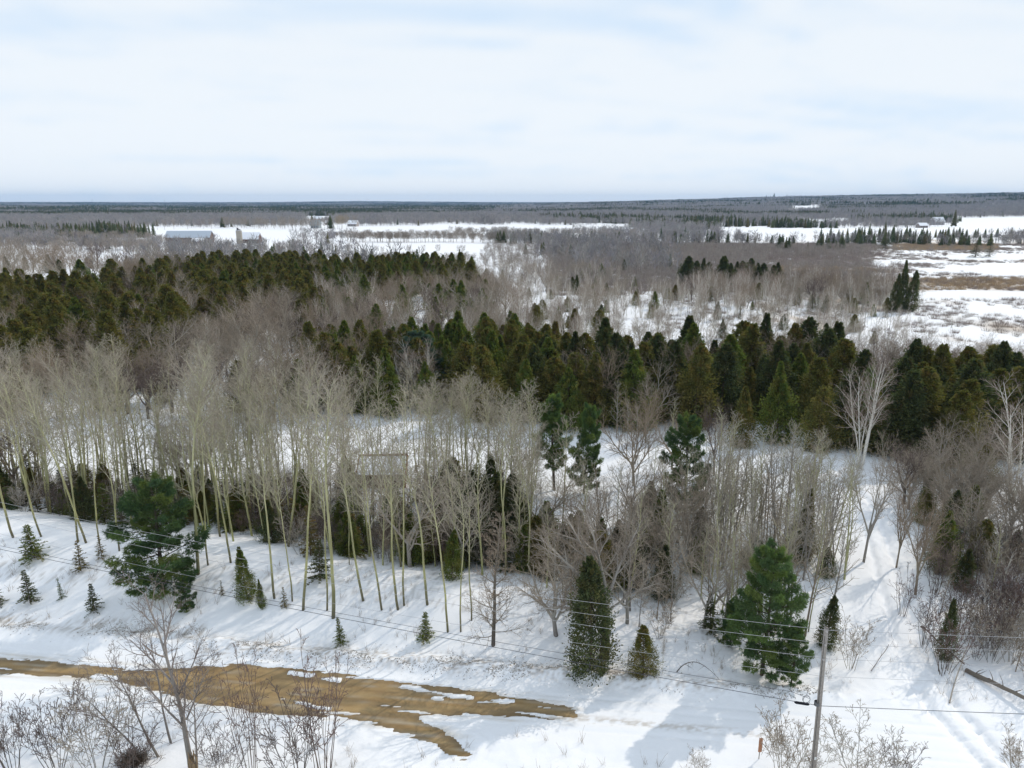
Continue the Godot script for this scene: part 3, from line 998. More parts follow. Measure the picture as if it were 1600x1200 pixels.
	stand([Vector2(45, -101), Vector2(87, -101), Vector2(104, -122), Vector2(54, -122)], 2.7, 116, 0.85, "purple-grey thicket on the right", [[4, B, 6, 8.5], [2, T, 6, 9, 3], [2.4, W, 7, 9.5], [3, H, 3.5, 6]])
	stand([Vector2(25, -38), Vector2(35, -38), Vector2(49, -56), Vector2(34, -56)], 1.1, 117, 0.7, "thicket right of the snowy path", [[5, H, 2.5, 4.6], [3, T, 3.5, 6], [0.35, C, 2.5, 4]])
	# cedar wood on the left
	stand([Vector2(-84, -105), Vector2(-64, -105), Vector2(-121, -205), Vector2(-160, -205)], 4.6, 120, 0.8, "olive cedar wood on the left", [[4, C, 8, 13, 0], [3, C, 8, 12.5, 2], [2, C, 8, 13, 1], [1.5, C, 8, 12, 7], [1.5, C, 8, 12, 3], [2.6, B, 8.5, 11.5], [0.7, W, 9, 11]])
	stand([Vector2(-65, -107), Vector2(-50, -107), Vector2(-101, -225), Vector2(-132, -225)], 4.6, 121, 0.8, "olive cedar wood on the left", [[4, C, 8, 13, 0], [3, C, 8, 12.5, 2], [2, C, 8, 13, 1], [1.5, C, 8, 12, 7], [1.5, C, 8, 12, 3], [2.6, B, 8.5, 11.5], [0.7, W, 9, 11]])
	stand([Vector2(-75, -160), Vector2(-45, -160), Vector2(-80, -290), Vector2(-134, -290)], 4.8, 122, 0.92, "olive cedar wood on the left", [[4, C, 8, 12, 0], [3, C, 8, 12, 2], [2, C, 8, 11, 3], [1.5, C, 7, 11, 7], [1.6, B, 8, 11]])
	stand([Vector2(-64, -215), Vector2(-13, -215), Vector2(-17, -300), Vector2(-89, -300)], 4.8, 123, 0.9, "olive cedar wood on the left", [[5, C, 7, 11, 0], [3, C, 7, 11, 3], [1.5, C, 7, 10, 7], [2.2, B, 7, 9]])
	stand([Vector2(-38, -126), Vector2(3, -126), Vector2(6, -225), Vector2(-67, -225)], 4.4, 124, 0.62, "grey wood in the middle distance", [[4, B, 7.5, 10.5], [3, T, 7, 10, 4], [3, W, 8, 10.5], [1.4, C, 6, 9.5, 3]])
	stand([Vector2(-7, -130), Vector2(19, -130), Vector2(44, -310), Vector2(-17, -310)], 4.2, 125, 0.6, "thin grey wood in the middle distance", [[6, T, 5.5, 8.5, 4], [3, B, 5.5, 7.5, 3], [2, W, 6, 9], [1.2, C, 3, 7]])
	stand([Vector2(5, -118), Vector2(68, -118), Vector2(134, -240), Vector2(11, -240)], 2.7, 126, 0.5, "thin aspens standing in snow", [[5, T, 4.5, 8, 4], [3, T, 4.5, 8, 0], [2, T, 4, 7, 2], [1.2, B, 4.5, 6.5, 0], [1.2, W, 5, 8], [0.8, C, 2.5, 5.5], [1.5, H, 2, 3.5, 1]])
	stand([Vector2(47, -200), Vector2(111, -200), Vector2(136, -245), Vector2(57, -245)], 4.4, 127, 0.66, "birch grove in the marsh", [[3, B, 7, 10], [4, W, 8, 11], [3, T, 7, 9, 4], [0.5, C, 4, 7]])
	stand([Vector2(60, -246), Vector2(93, -246), Vector2(99, -262), Vector2(64, -262)], 4.5, 128, 0.9, "dark cedars behind the birch grove", [[6, C, 8.5, 11.5, 5], [3, C, 8, 11, 6]])
	stand([Vector2(-180, -232), Vector2(-105, -232), Vector2(-147, -330), Vector2(-253, -330)], 8.0, 129, 0.5, "scattered trees in the left field", [[3, B, 8, 13], [1, C, 5, 8]])


func chosen_trees() -> void:
	rng.seed = 77
	var edge := "poplars along the top of the roadside bank"
	for t in [[-15.4, -46.6, 17.6, 0, "upright poplar on the bank edge, left of the thickest poplar"], [-13.0, -45.8, 18.1, 3, "thickest poplar on the bank edge, above the left roadside sapling"],
		[-13.6, -46.5, 15.3, 5, "slim poplar touching the thickest poplar on its left side"], [-11.0, -47.2, 14.8, 1, "slim poplar on the bank, first right of the thickest poplar"],
		[-9.5, -46.2, 16.2, 2, "poplar on the bank edge right of the left roadside sapling"], [-8.3, -46.2, 15.2, 6, "left one of two close poplars above the gap between the saplings"], [-7.9, -46.5, 16.4, 5, "right one of two close poplars above the gap between the saplings"],
		[-6.2, -46.5, 13.2, 3, "slim poplar behind the right roadside sapling"], [-4.5, -44.1, 13.8, 0, "pale poplar on the slope just right of the right roadside sapling"], [-3.6, -44.1, 12.9, 5, "thin poplar on the slope between the right sapling and the lone tree"],
		[-2.9, -45.1, 11.7, 2, "thin dark-footed poplar just left of the lone low-branched tree"], [-24.5, -50.1, 17.4, 3, "tall yellow poplar at the right edge of the broad pine"], [-24.1, -51.1, 15.4, 5, "yellow poplar just right of the broad roadside pine"],
		[-22.4, -51.4, 14.8, 0, "poplar on the bank between the broad pine and the green cedar bush"], [-39.8, -55.1, 14.1, 4, "poplar behind the green bush on the bank, tilted to the left"], [-36.3, -54.4, 13.6, 1, "poplar at the bank top right of the green bush"], [-35.5, -54.2, 15.7, 0, "yellow poplar at the bank top above the ragged sapling"],
		[-34.3, -54.0, 14.2, 5, "straight poplar at the bank top left of the broad pine"], [-42.1, -55.0, 15.5, 6, "poplar at the left end of the bank top"], [-32.2, -53.1, 14.1, 2, "poplar at the left edge of the broad pine"], [-17.8, -47.7, 14.7, 1, "poplar just right of the green cedar bush on the bank"], [-16.4, -47.4, 12.6, 5, "thin poplar between the cedar bush and the upright poplar"]]:
		want("poplar_tree", t[0], t[1], t[2], edge, t[4], t[3])
	# pines
	for t in [[-26.5, -48.4, 9.3, 1, 1.15, "broad dark green pine on the left of the roadside bank"], [16.3, -40.3, 9.4, 4, 0.85, "tall green pine by the road, left of the utility pole"], [17.7, -39.0, 4.3, 4, 0.8, "short bright green pine leaning against the tall pine by the pole"],
		[4.5, -70.4, 10.8, 3, 0.9, "slim left pine of the two in the clearing"], [7.5, -69.4, 10.0, 4, 0.62, "right pine of the two in the clearing, wider at the base"], [17.2, -65.7, 10.2, 1, 0.8, "bushy pine at the right end of the clearing"],
		[-24.0, -46.7, 2.8, 1, 0.9, "little green pine at the right foot of the broad pine"], [15.1, -43.2, 3.6, 1, 0.9, "low green pine in the shade left of the tall pine"], [-13.9, -104.0, 10.8, 2, 1.35, "round blue-green pine among the cedars behind the clearing"], [43.5, -83.8, 11.0, 3, 0.5, "thin dark pine among cedars, right of the white birch clump"]]:
		want("pine_tree", t[0], t[1], t[2], "", t[5], t[3], t[4])
	# cedars set apart
	for t in [[5.2, -40.4, 8.1, 5, 0.95, "fat dark cedar by the road, under the arching grey tree"], [8.5, -40.0, 3.6, 0, 1.15, "short round cedar right of the fat roadside cedar"], [-19.8, -47.6, 4.4, 3, 0.85, "bright green cedar bush on the bank"], [-18.5, -46.9, 2.4, 4, 0.7, "small cedar at the right foot of the bright green bush"],
		[-5.7, -58.1, 7.9, 5, 1.1, "left cedar of the dark cluster below the clearing"], [-3.8, -58.8, 6.8, 5, 1.2, "middle cedar of the dark cluster below the clearing"], [-1.8, -58.2, 8.4, 6, 1.1, "right cedar of the dark cluster below the clearing"], [-6.7, -57.1, 6.8, 6, 1.2, "low cedar at the left end of the dark cluster"],
		[0.0, -56.8, 7.2, 5, 1.05, "cedar standing apart on the right of the dark cluster"], [0.8, -52.9, 4.3, 3, 0.9, "yellowish cedar below the dark cluster"], [-4.7, -50.0, 4.1, 3, 1.0, "green cedar below the left end of the dark cluster"], [-2.2, -54.7, 4.7, 6, 1.2, "shaded cedar between the cluster and the lone tree"],
		[21.9, -43.6, 4.0, 5, 0.9, "narrow cedar behind the top of the utility pole"], [29.3, -42.1, 4.6, 5, 0.6, "narrow cedar in the thicket above the fallen log"], [25.0, -55.4, 6.5, 1, 0.8, "narrow olive cedar among young trees above the pole"],
		[35.9, -53.7, 5.5, 3, 1.0, "left green cedar on the edge of the right field"], [39.4, -54.3, 4.4, 0, 1.2, "right green cedar on the edge of the right field"], [42.9, -55.4, 3.0, 5, 1.2, "dark cedar at the right edge beyond the field"], [37.9, -83.8, 8.2, 2, 1.1, "rounded cedar left of the white birch clump"],
		[29.3, -86.2, 8.0, 1, 1.2, "cedar standing forward of the belt, above the clearing"], [34.4, -87.5, 10.6, 4, 1.1, "pointed green cedar at the right end of the cedar belt"], [108.1, -200.0, 10.7, 6, 0.9, "left dark conifer of the three at the marsh edge"], [110.6, -201.0, 14.2, 6, 0.75, "tallest, middle dark conifer of the three at the marsh edge"], [112.5, -200.0, 11.5, 5, 0.8, "right dark conifer of the three at the marsh edge"],
		[49.7, -318.0, 6.1, 6, 1.1, "single dark cedar standing alone in the grey thicket"]]:
		want("cedar_tree", t[0], t[1], t[2], "", t[5], t[3], t[4] * 0.8)
	# saplings on the bank
	for t in [[-36.4, -48.0, 2.8, 0, 0.95, "dark full spruce sapling low on the left bank"], [-34.2, -48.3, 1.9, 3, 0.7, "thin spruce sapling between two fuller ones on the bank"], [-31.0, -47.0, 2.3, 0, 0.95, "dark spruce sapling below the broad pine"], [-38.9, -47.9, 2.3, 0, 1.0, "spruce sapling cut by the left edge"],
		[-38.8, -52.5, 3.1, 2, 1.15, "green bushy sapling at the left of the bank top"], [-34.2, -51.0, 2.7, 1, 1.1, "ragged brownish spruce sapling right of the green bush"], [-33.2, -52.3, 2.1, 1, 1.0, "thin ragged spruce at the bank top left of the broad pine"], [-11.9, -43.4, 2.1, 2, 0.75, "narrow green sapling alone on the roadside slope, left one"],
		[-6.0, -43.5, 2.2, 2, 0.95, "pointed green sapling alone on the roadside slope, right one"], [-21.9, -48.2, 1.3, 1, 0.8, "tiny spruce between the broad pine and the cedar bush"], [-16.8, -46.8, 1.8, 1, 0.9, "low ragged spruce at the poplars' feet"], [14.1, -44.7, 3.1, 0, 0.9, "spruce sapling under the tall thin trees left of the big pine"],
		[-14.8, -49.4, 3.5, 0, 1.0, "shaded spruce behind the thickest poplar"], [117.7, -227.1, 4.1, 3, 1, "tiny spruce at the edge of the marsh snow"]]:
		want("spruce_tree", t[0], t[1], t[2], "", t[5], t[3], t[4])
	for t in [[248.0, -480.0, 11.5, 2.4], [263.7, -410.0, 9.9, 2.6], [272.7, -412.0, 9.8, 2.2], [107.6, -172.0, 2.7, 0.5], [82.6, -196.0, 5.5, 2.2], [84.9, -196.0, 5.2, 2.2], [90.5, -195.0, 4.8, 1.8], [60.0, -186.0, 3.7, 1.2], [74.1, -190.0, 2.8, 1.2], [100.5, -190.0, 2.8, 2.4]]:
		want("spruce_tree", t[0], t[1], t[2], "spruces standing in the marsh", "", 0, t[3] * 0.5)
	# bare trees set apart
	for t in [[13.2, -71.9, 8.5, 2, 0.95, "round fine-twigged bare tree in the middle of the clearing edge"], [22.8, -75.2, 9.4, 4, 0.6, "dark slim forked tree at the right end of the clearing"],
		[30.2, -55.4, 11.0, 3, 0.5, "large grey bare tree beside the snowy path, left one"], [32.7, -54.8, 7.6, 5, 0.5, "tan bare tree beside the snowy path, nearest one"], [43.2, -65.8, 7.4, 6, 1.0, "spreading grey tree below the tall birch stems"], [39.7, -65.8, 6.8, 6, 0.9, "wide grey tree between the path and the spreading tree"],
		[31.8, -50.2, 8.4, 5, 0.6, "bare tree right of the snowy path, before the green cedars"], [28.8, -65.8, 6.8, 4, 0.7, "dark crooked tree on the snow left of the path"], [47.4, -65.8, 6.8, 0, 0.9, "grey bare tree near the right edge below the birch stems"]]:
		want("bare_tree", t[0], t[1], t[2], "", t[5], t[3], t[4])
	for t in [[40.3, -77.2, 13.2, 0, 0.95, "white birch clump of forked stems before dark cedars"], [51.6, -68.2, 13.0, 1, 1.2, "tall straight birch stems near the right edge"], [14.2, -150.0, 8.8, 1, 1.1, "pale birch in the grey wood above the cedar belt"], [9.8, -40.2, 3.9, 2, 0.25, "slim broken white birch stems by the short round cedar"]]:
		want("birch_tree", t[0], t[1], t[2], "", t[5], t[3], t[4])
	# near shrubs and small trees along the bottom
	for t in [[-14.0, -32.0, 7.6, 2, 0.6, "tall brushy shrub in the foreground, left of the reddish one"], [-10.2, -31.9, 8.0, 2, 0.75, "reddish brush with long whips in front of the gravel road"], [-11.4, -31.4, 5.9, 4, 1.0, "tangled low brush between the two tall shrubs in front"], [-24.6, -32.1, 5.4, 4, 1.0, "dark knotted shrub in the lower left corner"],
		[-26.7, -31.7, 4.8, 0, 1.0, "shrub at the left edge of the bottom corner"], [-22.4, -31.9, 5.4, 1, 1.0, "wiry shrub right of the dark knotted one"], [-20.3, -31.9, 3.8, 4, 1.3, "low shrub behind the twig heap"], [-15.4, -31.6, 3.7, 4, 1.2, "low tangle beside the snapped trunk"],
		[14.4, -31.6, 5.4, 3, 0.8, "small bare tree left of the utility pole's foot"], [18.4, -31.4, 3.6, 1, 1.4, "grey twiggy bush right of the pole's foot"], [20.3, -31.2, 2.8, 0, 1.4, "low dark bush along the bottom right of the pole"], [15.5, -31.4, 2.8, 1, 1.3, "twiggy bush left of the pole's foot"], [27.1, -31.9, 3.4, 3, 1.0, "thin whips in the bottom right corner"], [10.0, -31.9, 2.0, 3, 0.9, "sparse whips in the snow left of the wooden marker"],
		[29.4, -47.5, 4.2, 2, 0.9, "dark upright shrub at the bend of the snowy path"], [29.0, -43.9, 5.0, 4, 0.9, "dense brush at the left end of the right thicket"], [28.5, -40.8, 4.7, 2, 1.2, "leaning brush beside the fallen log"], [22.5, -41.1, 4.1, 3, 0.9, "leaning stems beside the path right of the pole"]]:
		want("bare_shrub", t[0], t[1], t[2], "", t[5], t[3], t[4])


# ---------------------------------------------------------------- far country
const FIELDS := [[Vector2(-175, -225), Vector2(-112, -225), Vector2(-220, -452), Vector2(-345, -452)], [Vector2(-308, -470), Vector2(-233, -470), Vector2(-270, -545), Vector2(-357, -545)], [Vector2(-236, -440), Vector2(-121, -440), Vector2(-247, -905), Vector2(-482, -905)], [Vector2(-159, -575), Vector2(25, -575), Vector2(41, -940), Vector2(-258, -940)], [Vector2(-88, -330), Vector2(10, -330), Vector2(17, -552), Vector2(-146, -552)], [Vector2(77, -560), Vector2(101, -560), Vector2(143, -800), Vector2(109, -800)], [Vector2(161, -560), Vector2(406, -560), Vector2(653, -905), Vector2(259, -905)], [Vector2(414, -700), Vector2(593, -700), Vector2(1137, -1350), Vector2(793, -1350)], [Vector2(-263, -905), Vector2(-215, -905), Vector2(-402, -1700), Vector2(-492, -1700)], [Vector2(-68, -700), Vector2(123, -700), Vector2(178, -1010), Vector2(-98, -1010)], [Vector2(395, -1000), Vector2(479, -1000), Vector2(598, -1250), Vector2(494, -1250)], [Vector2(715, -1900), Vector2(815, -1900), Vector2(1114, -2600), Vector2(978, -2600)], [Vector2(211, -800), Vector2(240, -800), Vector2(328, -1100), Vector2(290, -1100)], [Vector2(-209, -930), Vector2(-180, -930), Vector2(-203, -1050), Vector2(-235, -1050)]]


func open_land(p: Vector2) -> bool:
	for q in FIELDS:
		if in_quad(p, q):
			return true
	var u := p.x / -p.y
	return -p.y < 520 and u > 0.20 or -p.y < 300


func far_forest() -> void:
	rng.seed = 9
	var patches := []
	# blocks of woodland, each an acre of crowns
	for k in 6:
		var g := Geo.new()
		for t in 46:
			var p := Vector3(rng.randf_range(-24, 24), 0, rng.randf_range(-24, 24))
			var h := rng.randf_range(8, 13)
			var dark: bool = rng.randf() < [0.02, 0.06, 0.0, 0.03, 0.55, 0.85][k]
			if dark:
				far_cone(g, p, h * rng.randf_range(0.75, 1.15), rng.randf_range(1.6, 2.6), jit(DUSKY[t % 4], 0.25))
			else:
				var tint: Color = jit([Color(0.265, 0.25, 0.25), Color(0.30, 0.28, 0.265), Color(0.25, 0.235, 0.24), Color(0.31, 0.29, 0.27)][t % 4], 0.15)
				g.tube(PackedVector3Array([p, p + Vector3.UP * h * 0.6]), PackedFloat32Array([0.16, 0.08]), 3, tint * 1.1, tint * 1.1)
				for b in 46:
					var a := rng.randf() * TAU
					var d := Vector3(cos(a), rng.randf_range(0.5, 2.4), sin(a)).normalized()
					var q := p + Vector3.UP * h * rng.randf_range(0.22, 0.8) + Vector3(cos(a), 0, sin(a)) * rng.randf() * 1.7
					var l := h * rng.randf_range(0.12, 0.24)
					g.needle(q, q + d * l, d.cross(rv()).normalized(), 0.3, jit(tint, 0.14))
		patches.append(g.into(ArrayMesh.new(), bark))
	var where := [[], [], [], [], [], []]
	for ring in [[300.0, 2600.0, 42.0, 1.0], [2600.0, 11500.0, 105.0, 2.45]]:
		var z: float = -ring[1]
		while z < -40:
			var reach: float = minf(ring[1], maxf(-z, 260) * 1.1)
			var x: float = -reach
			while x < reach:
				var p := Vector2(x + rng.randf_range(-0.4, 0.4) * ring[2], z + rng.randf_range(-0.4, 0.4) * ring[2])
				var d := p.length()
				x += ring[2]
				if d < ring[0] or d >= ring[1] or -p.y < 300 or open_land(p):
					continue
				var c := n_low.get_noise_2d(p.x * 0.03, p.y * 0.05) + (0.42 if p.x < -60 and d > 1700 and d < 6000 else 0.12 if d > 2400 else 0.02)
				if d > 950 and d < 1650 and p.x < -100:
					c -= 0.5
				if p.x < -330 and p.x > -480 and -p.y > 590 and -p.y < 690:
					c = 0.5
				var k := 5 if c > 0.36 else 4 if c > 0.22 else rng.randi() % 4
				var s: float = ring[3]
				where[k].append(Transform3D(Basis(Vector3.UP, (rng.randi() % 4) * PI / 2 + rng.randf_range(-0.2, 0.2)).scaled(Vector3(s, rng.randf_range(0.85, 1.2) * (1.0 if s < 2 else 1.25), s)), Vector3(p.x, ground(p.x, p.y) - 0.5, p.y)))
			z += ring[2]
	for k in 6:
		scatter(["grey_woodland", "grey_woodland", "grey_woodland", "grey_woodland", "mixed_woodland", "evergreen_woodland"][k], patches[k], where[k],
			["leafless grey woodland stretching to the horizon", "leafless woodland with a few dark evergreens towards the horizon", "purple-grey bare woodland beyond the fields", "bare woodland with odd conifers beyond the fields", "mixed bare and evergreen woodland in the far distance", "dark blue-green evergreen woodland on the horizon"][k], "woodland")
	# rows and single trees between the fields
	var bare := []
	var cone := []
	for k in 5:
		var gs := far_bare(10, 130, [Color(0.2, 0.175, 0.15), Color(0.28, 0.25, 0.215), Color(0.28, 0.245, 0.21), Color(0.31, 0.265, 0.225)] if k != 4 else [Color(0.3, 0.27, 0.24), Color(0.3, 0.26, 0.2), Color(0.3, 0.24, 0.17), Color(0.34, 0.28, 0.2)])
		bare.append(gs[1].into(gs[0].into(ArrayMesh.new(), bark), bark))
	for k in 3:
		var g := Geo.new()
		far_cone(g, Vector3.ZERO, 8, [1.9, 2.4, 1.5][k], DUSKY[k])
		cone.append(g.into(ArrayMesh.new(), leafy))
	var rows := [  # [from, to, gap, kind, low, high, group]
		[Vector2(-14.5, -545.0), Vector2(86.3, -548.0), 3.4, 1, 7, 10, "dark conifer row before the far fields"], [Vector2(98.4, -548.0), Vector2(158.1, -545.0), 3.4, 1, 7, 10, "dark conifer row before the far fields"], [Vector2(157.6, -540.0), Vector2(210.6, -535.0), 6.5, 1, 6, 9, "spaced spruces before the white field"],
		[Vector2(306.9, -650.0), Vector2(418.0, -640.0), 4.2, 1, 6, 10, "conifer row along the marsh edge"], [Vector2(169.6, -470.0), Vector2(183.3, -470.0), 3.2, 1, 8, 11, "dark clump at the marsh edge"], [Vector2(191.5, -475.0), Vector2(220.8, -470.0), 4.0, 1, 6, 10, "dark clump at the marsh edge"], [Vector2(433.1, -650.0), Vector2(451.9, -640.0), 7, 1, 7, 10, "conifer row along the marsh edge"],
		[Vector2(-356.1, -880.0), Vector2(-204.3, -800.0), 7.0, 0, 12, 15, "tree row behind the white farm field"], [Vector2(-360.2, -900.0), Vector2(-204.6, -830.0), 8.0, 0, 12, 16, "tree row behind the white farm field"], [Vector2(-415.6, -800.0), Vector2(-344.1, -850.0), 8.0, 0, 10, 13, "tree row behind the white farm field"], [Vector2(-202.1, -820.0), Vector2(-190.7, -860.0), 8.0, 4, 15, 19, "tan trees by the farmhouse"],
		[Vector2(-111.9, -420.0), Vector2(14.7, -415.0), 9.0, 0, 5, 7, "thin trees in the near white strip"],
		[Vector2(-270.5, -380.0), Vector2(-185.4, -372.0), 7.5, 0, 9, 13, "thin trees across the left field"], [Vector2(-293.9, -430.0), Vector2(-210.8, -440.0), 6.5, 0, 7, 11, "thin trees across the left field"], [Vector2(-245.1, -335.0), Vector2(-200.3, -330.0), 7.0, 0, 8, 13, "thin trees across the left field"], [Vector2(-256.1, -490.0), Vector2(-212.5, -470.0), 6.0, 0, 8, 11, "thin trees before the barn"],
		[Vector2(-190.2, -420.0), Vector2(-117.3, -400.0), 5.0, 0, 8, 11, "trees before the barn"], [Vector2(-169.1, -380.0), Vector2(-104.0, -365.0), 5.5, 0, 7, 10, "trees before the barn"], [Vector2(-156.5, -430.0), Vector2(-120.2, -410.0), 8.0, 1, 7, 11, "dark conifers right of the silo"], [Vector2(-124.8, -350.0), Vector2(-23.6, -330.0), 7.0, 1, 7, 10, "cedars along the near white strip"], [Vector2(5.7, -430.0), Vector2(37.7, -425.0), 5.0, 1, 6, 8, "cedars at the edge of the grey thicket"],
		[Vector2(212.6, -540.0), Vector2(396.1, -560.0), 11.0, 0, 6, 9, "thin trees at the edge of the far field"], [Vector2(206.1, -430.0), Vector2(296.7, -440.0), 9.0, 0, 5, 8, "thin trees in the marsh"], [Vector2(162.3, -425.0), Vector2(231.3, -420.0), 6.0, 0, 6, 9, "thin trees in the marsh"], [Vector2(-30.8, -580.0), Vector2(103.4, -585.0), 7.0, 0, 9, 12, "pale trees behind the conifer row"]]
	for r in rows:
		var a: Vector2 = r[0]
		var b: Vector2 = r[1]
		var m := maxi(1, int(a.distance_to(b) / r[2]))
		for i in m:
			var p := a.lerp(b, (i + rng.randf_range(0.1, 0.9)) / m) + Vector2(rng.randf_range(-2, 2), rng.randf_range(-4, 4))
			if rng.randf() < 0.08:
				continue
			far_things.append([r[3], p, rng.randf_range(r[4], r[5]), r[6]])
	for t in [[1, Vector2(-349.9, -880.0), 13.0, "round dark conifer behind the white farm field"], [1, Vector2(-441.7, -640.0), 12.0, "dark conifer left of the olive patch"], [1, Vector2(-423.8, -625.0), 10.0, "second dark conifer left of the olive patch"], [1, Vector2(-206.8, -830.0), 16.0, "dark conifer by the farmhouse"], [1, Vector2(-263.3, -960.0), 14.0, "dark conifer behind the farmhouse"], [1, Vector2(564.3, -930.0), 22.0, "tall dark conifer right of the far white house"], [1, Vector2(1924.4, -5400.0), 42.0, "tall pine rising from the far ridge"], [1, Vector2(1867.8, -5400.0), 28.0, "pine beside the tall one on the far ridge"], [1, Vector2(2056.0, -5500.0), 34.0, "lone pine on the far ridge right of the tall one"], [1, Vector2(1609.3, -5500.0), 26.0, "small pine on the far ridge left of the tall one"], [0, Vector2(-191.8, -890.0), 17.0, "bare tree beside the far white-roofed house"]]:
		far_things.append([t[0], t[1], t[2], "", t[3]])
	var hedge := [[], [], [], []]
	for h in [[Vector2(-126.3, -560.0), Vector2(29.1, -548.0), 2.0, 12.0, 7, 10], [Vector2(-169.5, -640.0), Vector2(-84.8, -600.0), 3.0, 6.0, 4, 6], [Vector2(-135.6, -640.0), Vector2(26.5, -600.0), 5.0, 14.0, 5, 8], [Vector2(-60.8, -690.0), Vector2(120.0, -680.0), 3.0, 10.0, 6, 9], [Vector2(-254.1, -470.0), Vector2(-203.9, -460.0), 3.5, 26.0, 4, 6.5], [Vector2(-366.4, -560.0), Vector2(-279.7, -555.0), 2.2, 14.0, 6, 10], [Vector2(-346.3, -465.0), Vector2(-228.4, -460.0), 2.6, 12.0, 6, 10], [Vector2(-99.8, -350.0), Vector2(12.3, -345.0), 4.5, 16.0, 5, 8]]:
		var m := int(h[0].distance_to(h[1]) / h[2] * 2)
		for i in m:
			var p: Vector2 = h[0].lerp(h[1], rng.randf()) + Vector2(rng.randf_range(-2, 2), rng.randf_range(-1, 1) * h[3])
			var s := rng.randf_range(h[4], h[5]) / 10.0
			hedge[i % 4].append(Transform3D(Basis(Vector3.UP, rng.randf() * TAU).scaled(Vector3(s * 1.2, s, s * 1.2)), Vector3(p.x, ground(p.x, p.y) - 0.2, p.y)))
	for k in 4:
		scatter("hedgerow", bare[k], hedge[k], "leafless hedgerows of grey trees between the far white fields", "hedgerow")
	for t in far_things:
		var dark: bool = t[0] == 1
		var p: Vector2 = t[1]
		var mesh: ArrayMesh = cone[rng.randi() % 3] if dark else bare[4] if t[0] == 4 else bare[rng.randi() % 4]
		var s: float = t[2] / (8.0 if dark else 10.0)
		var o := part("far_conifer" if dark else "far_bare_tree", mesh, self)
		o.transform = Transform3D(Basis(Vector3.UP, rng.randf() * TAU).scaled(Vector3(s, s, s)), Vector3(p.x, ground(p.x, p.y) - 0.2, p.y))
		var u := 800 + 1111 * p.x / (-p.y * 0.969 + 7.4)
		var size := "tall" if s > (1.15 if dark else 1.05) else "low" if s < 0.85 else "middling"
		tag(o, "", "conifer" if dark else "bare tree", t[3])
		name_later(o, t[4] if t.size() > 4 else "%s %s, %s, %s" % [size, "conifer" if dark else "tree", t[3], itp_word(u)])


var far_things := []


func itp_word(u: float) -> String:
	for w in [[150, "at its far left"], [265, "left of the barn"], [335, "by the barn"], [400, "by the silo"], [490, "right of the silo"], [560, "near the farmhouse"], [700, "left of the conifer row"], [870, "before the left conifer row"], [990, "by the gap in the conifers"], [1130, "by the right conifer row"], [1260, "left of the marsh clumps"], [1400, "left of the marsh spruces"], [1500, "below the far white house"]]:
		if u < w[0]:
			return w[1]
	return "towards the right edge"


func far_cone(g: Geo, p: Vector3, h: float, r: float, col: Color) -> void:
	for k in 9:
		var t := (k + 0.2) / 9.0
		var y := h * (0.04 + 0.9 * t)
		var rr := r * pow(1 - t, 0.75) + 0.15
		var a0 := rng.randf() * TAU
		for s in 6:
			var a := a0 + TAU * s / 6
			var out := Vector3(cos(a), 0, sin(a))
			var c := jit(col, 0.2)
			var side := Vector3(-out.z, 0, out.x)
			g.blade(p + Vector3.UP * (y + h * 0.13), (out * rr - Vector3.UP * h * 0.13).normalized(), side, rr * rng.randf_range(0.85, 1.2) + h * 0.08, rr * 1.15, c)


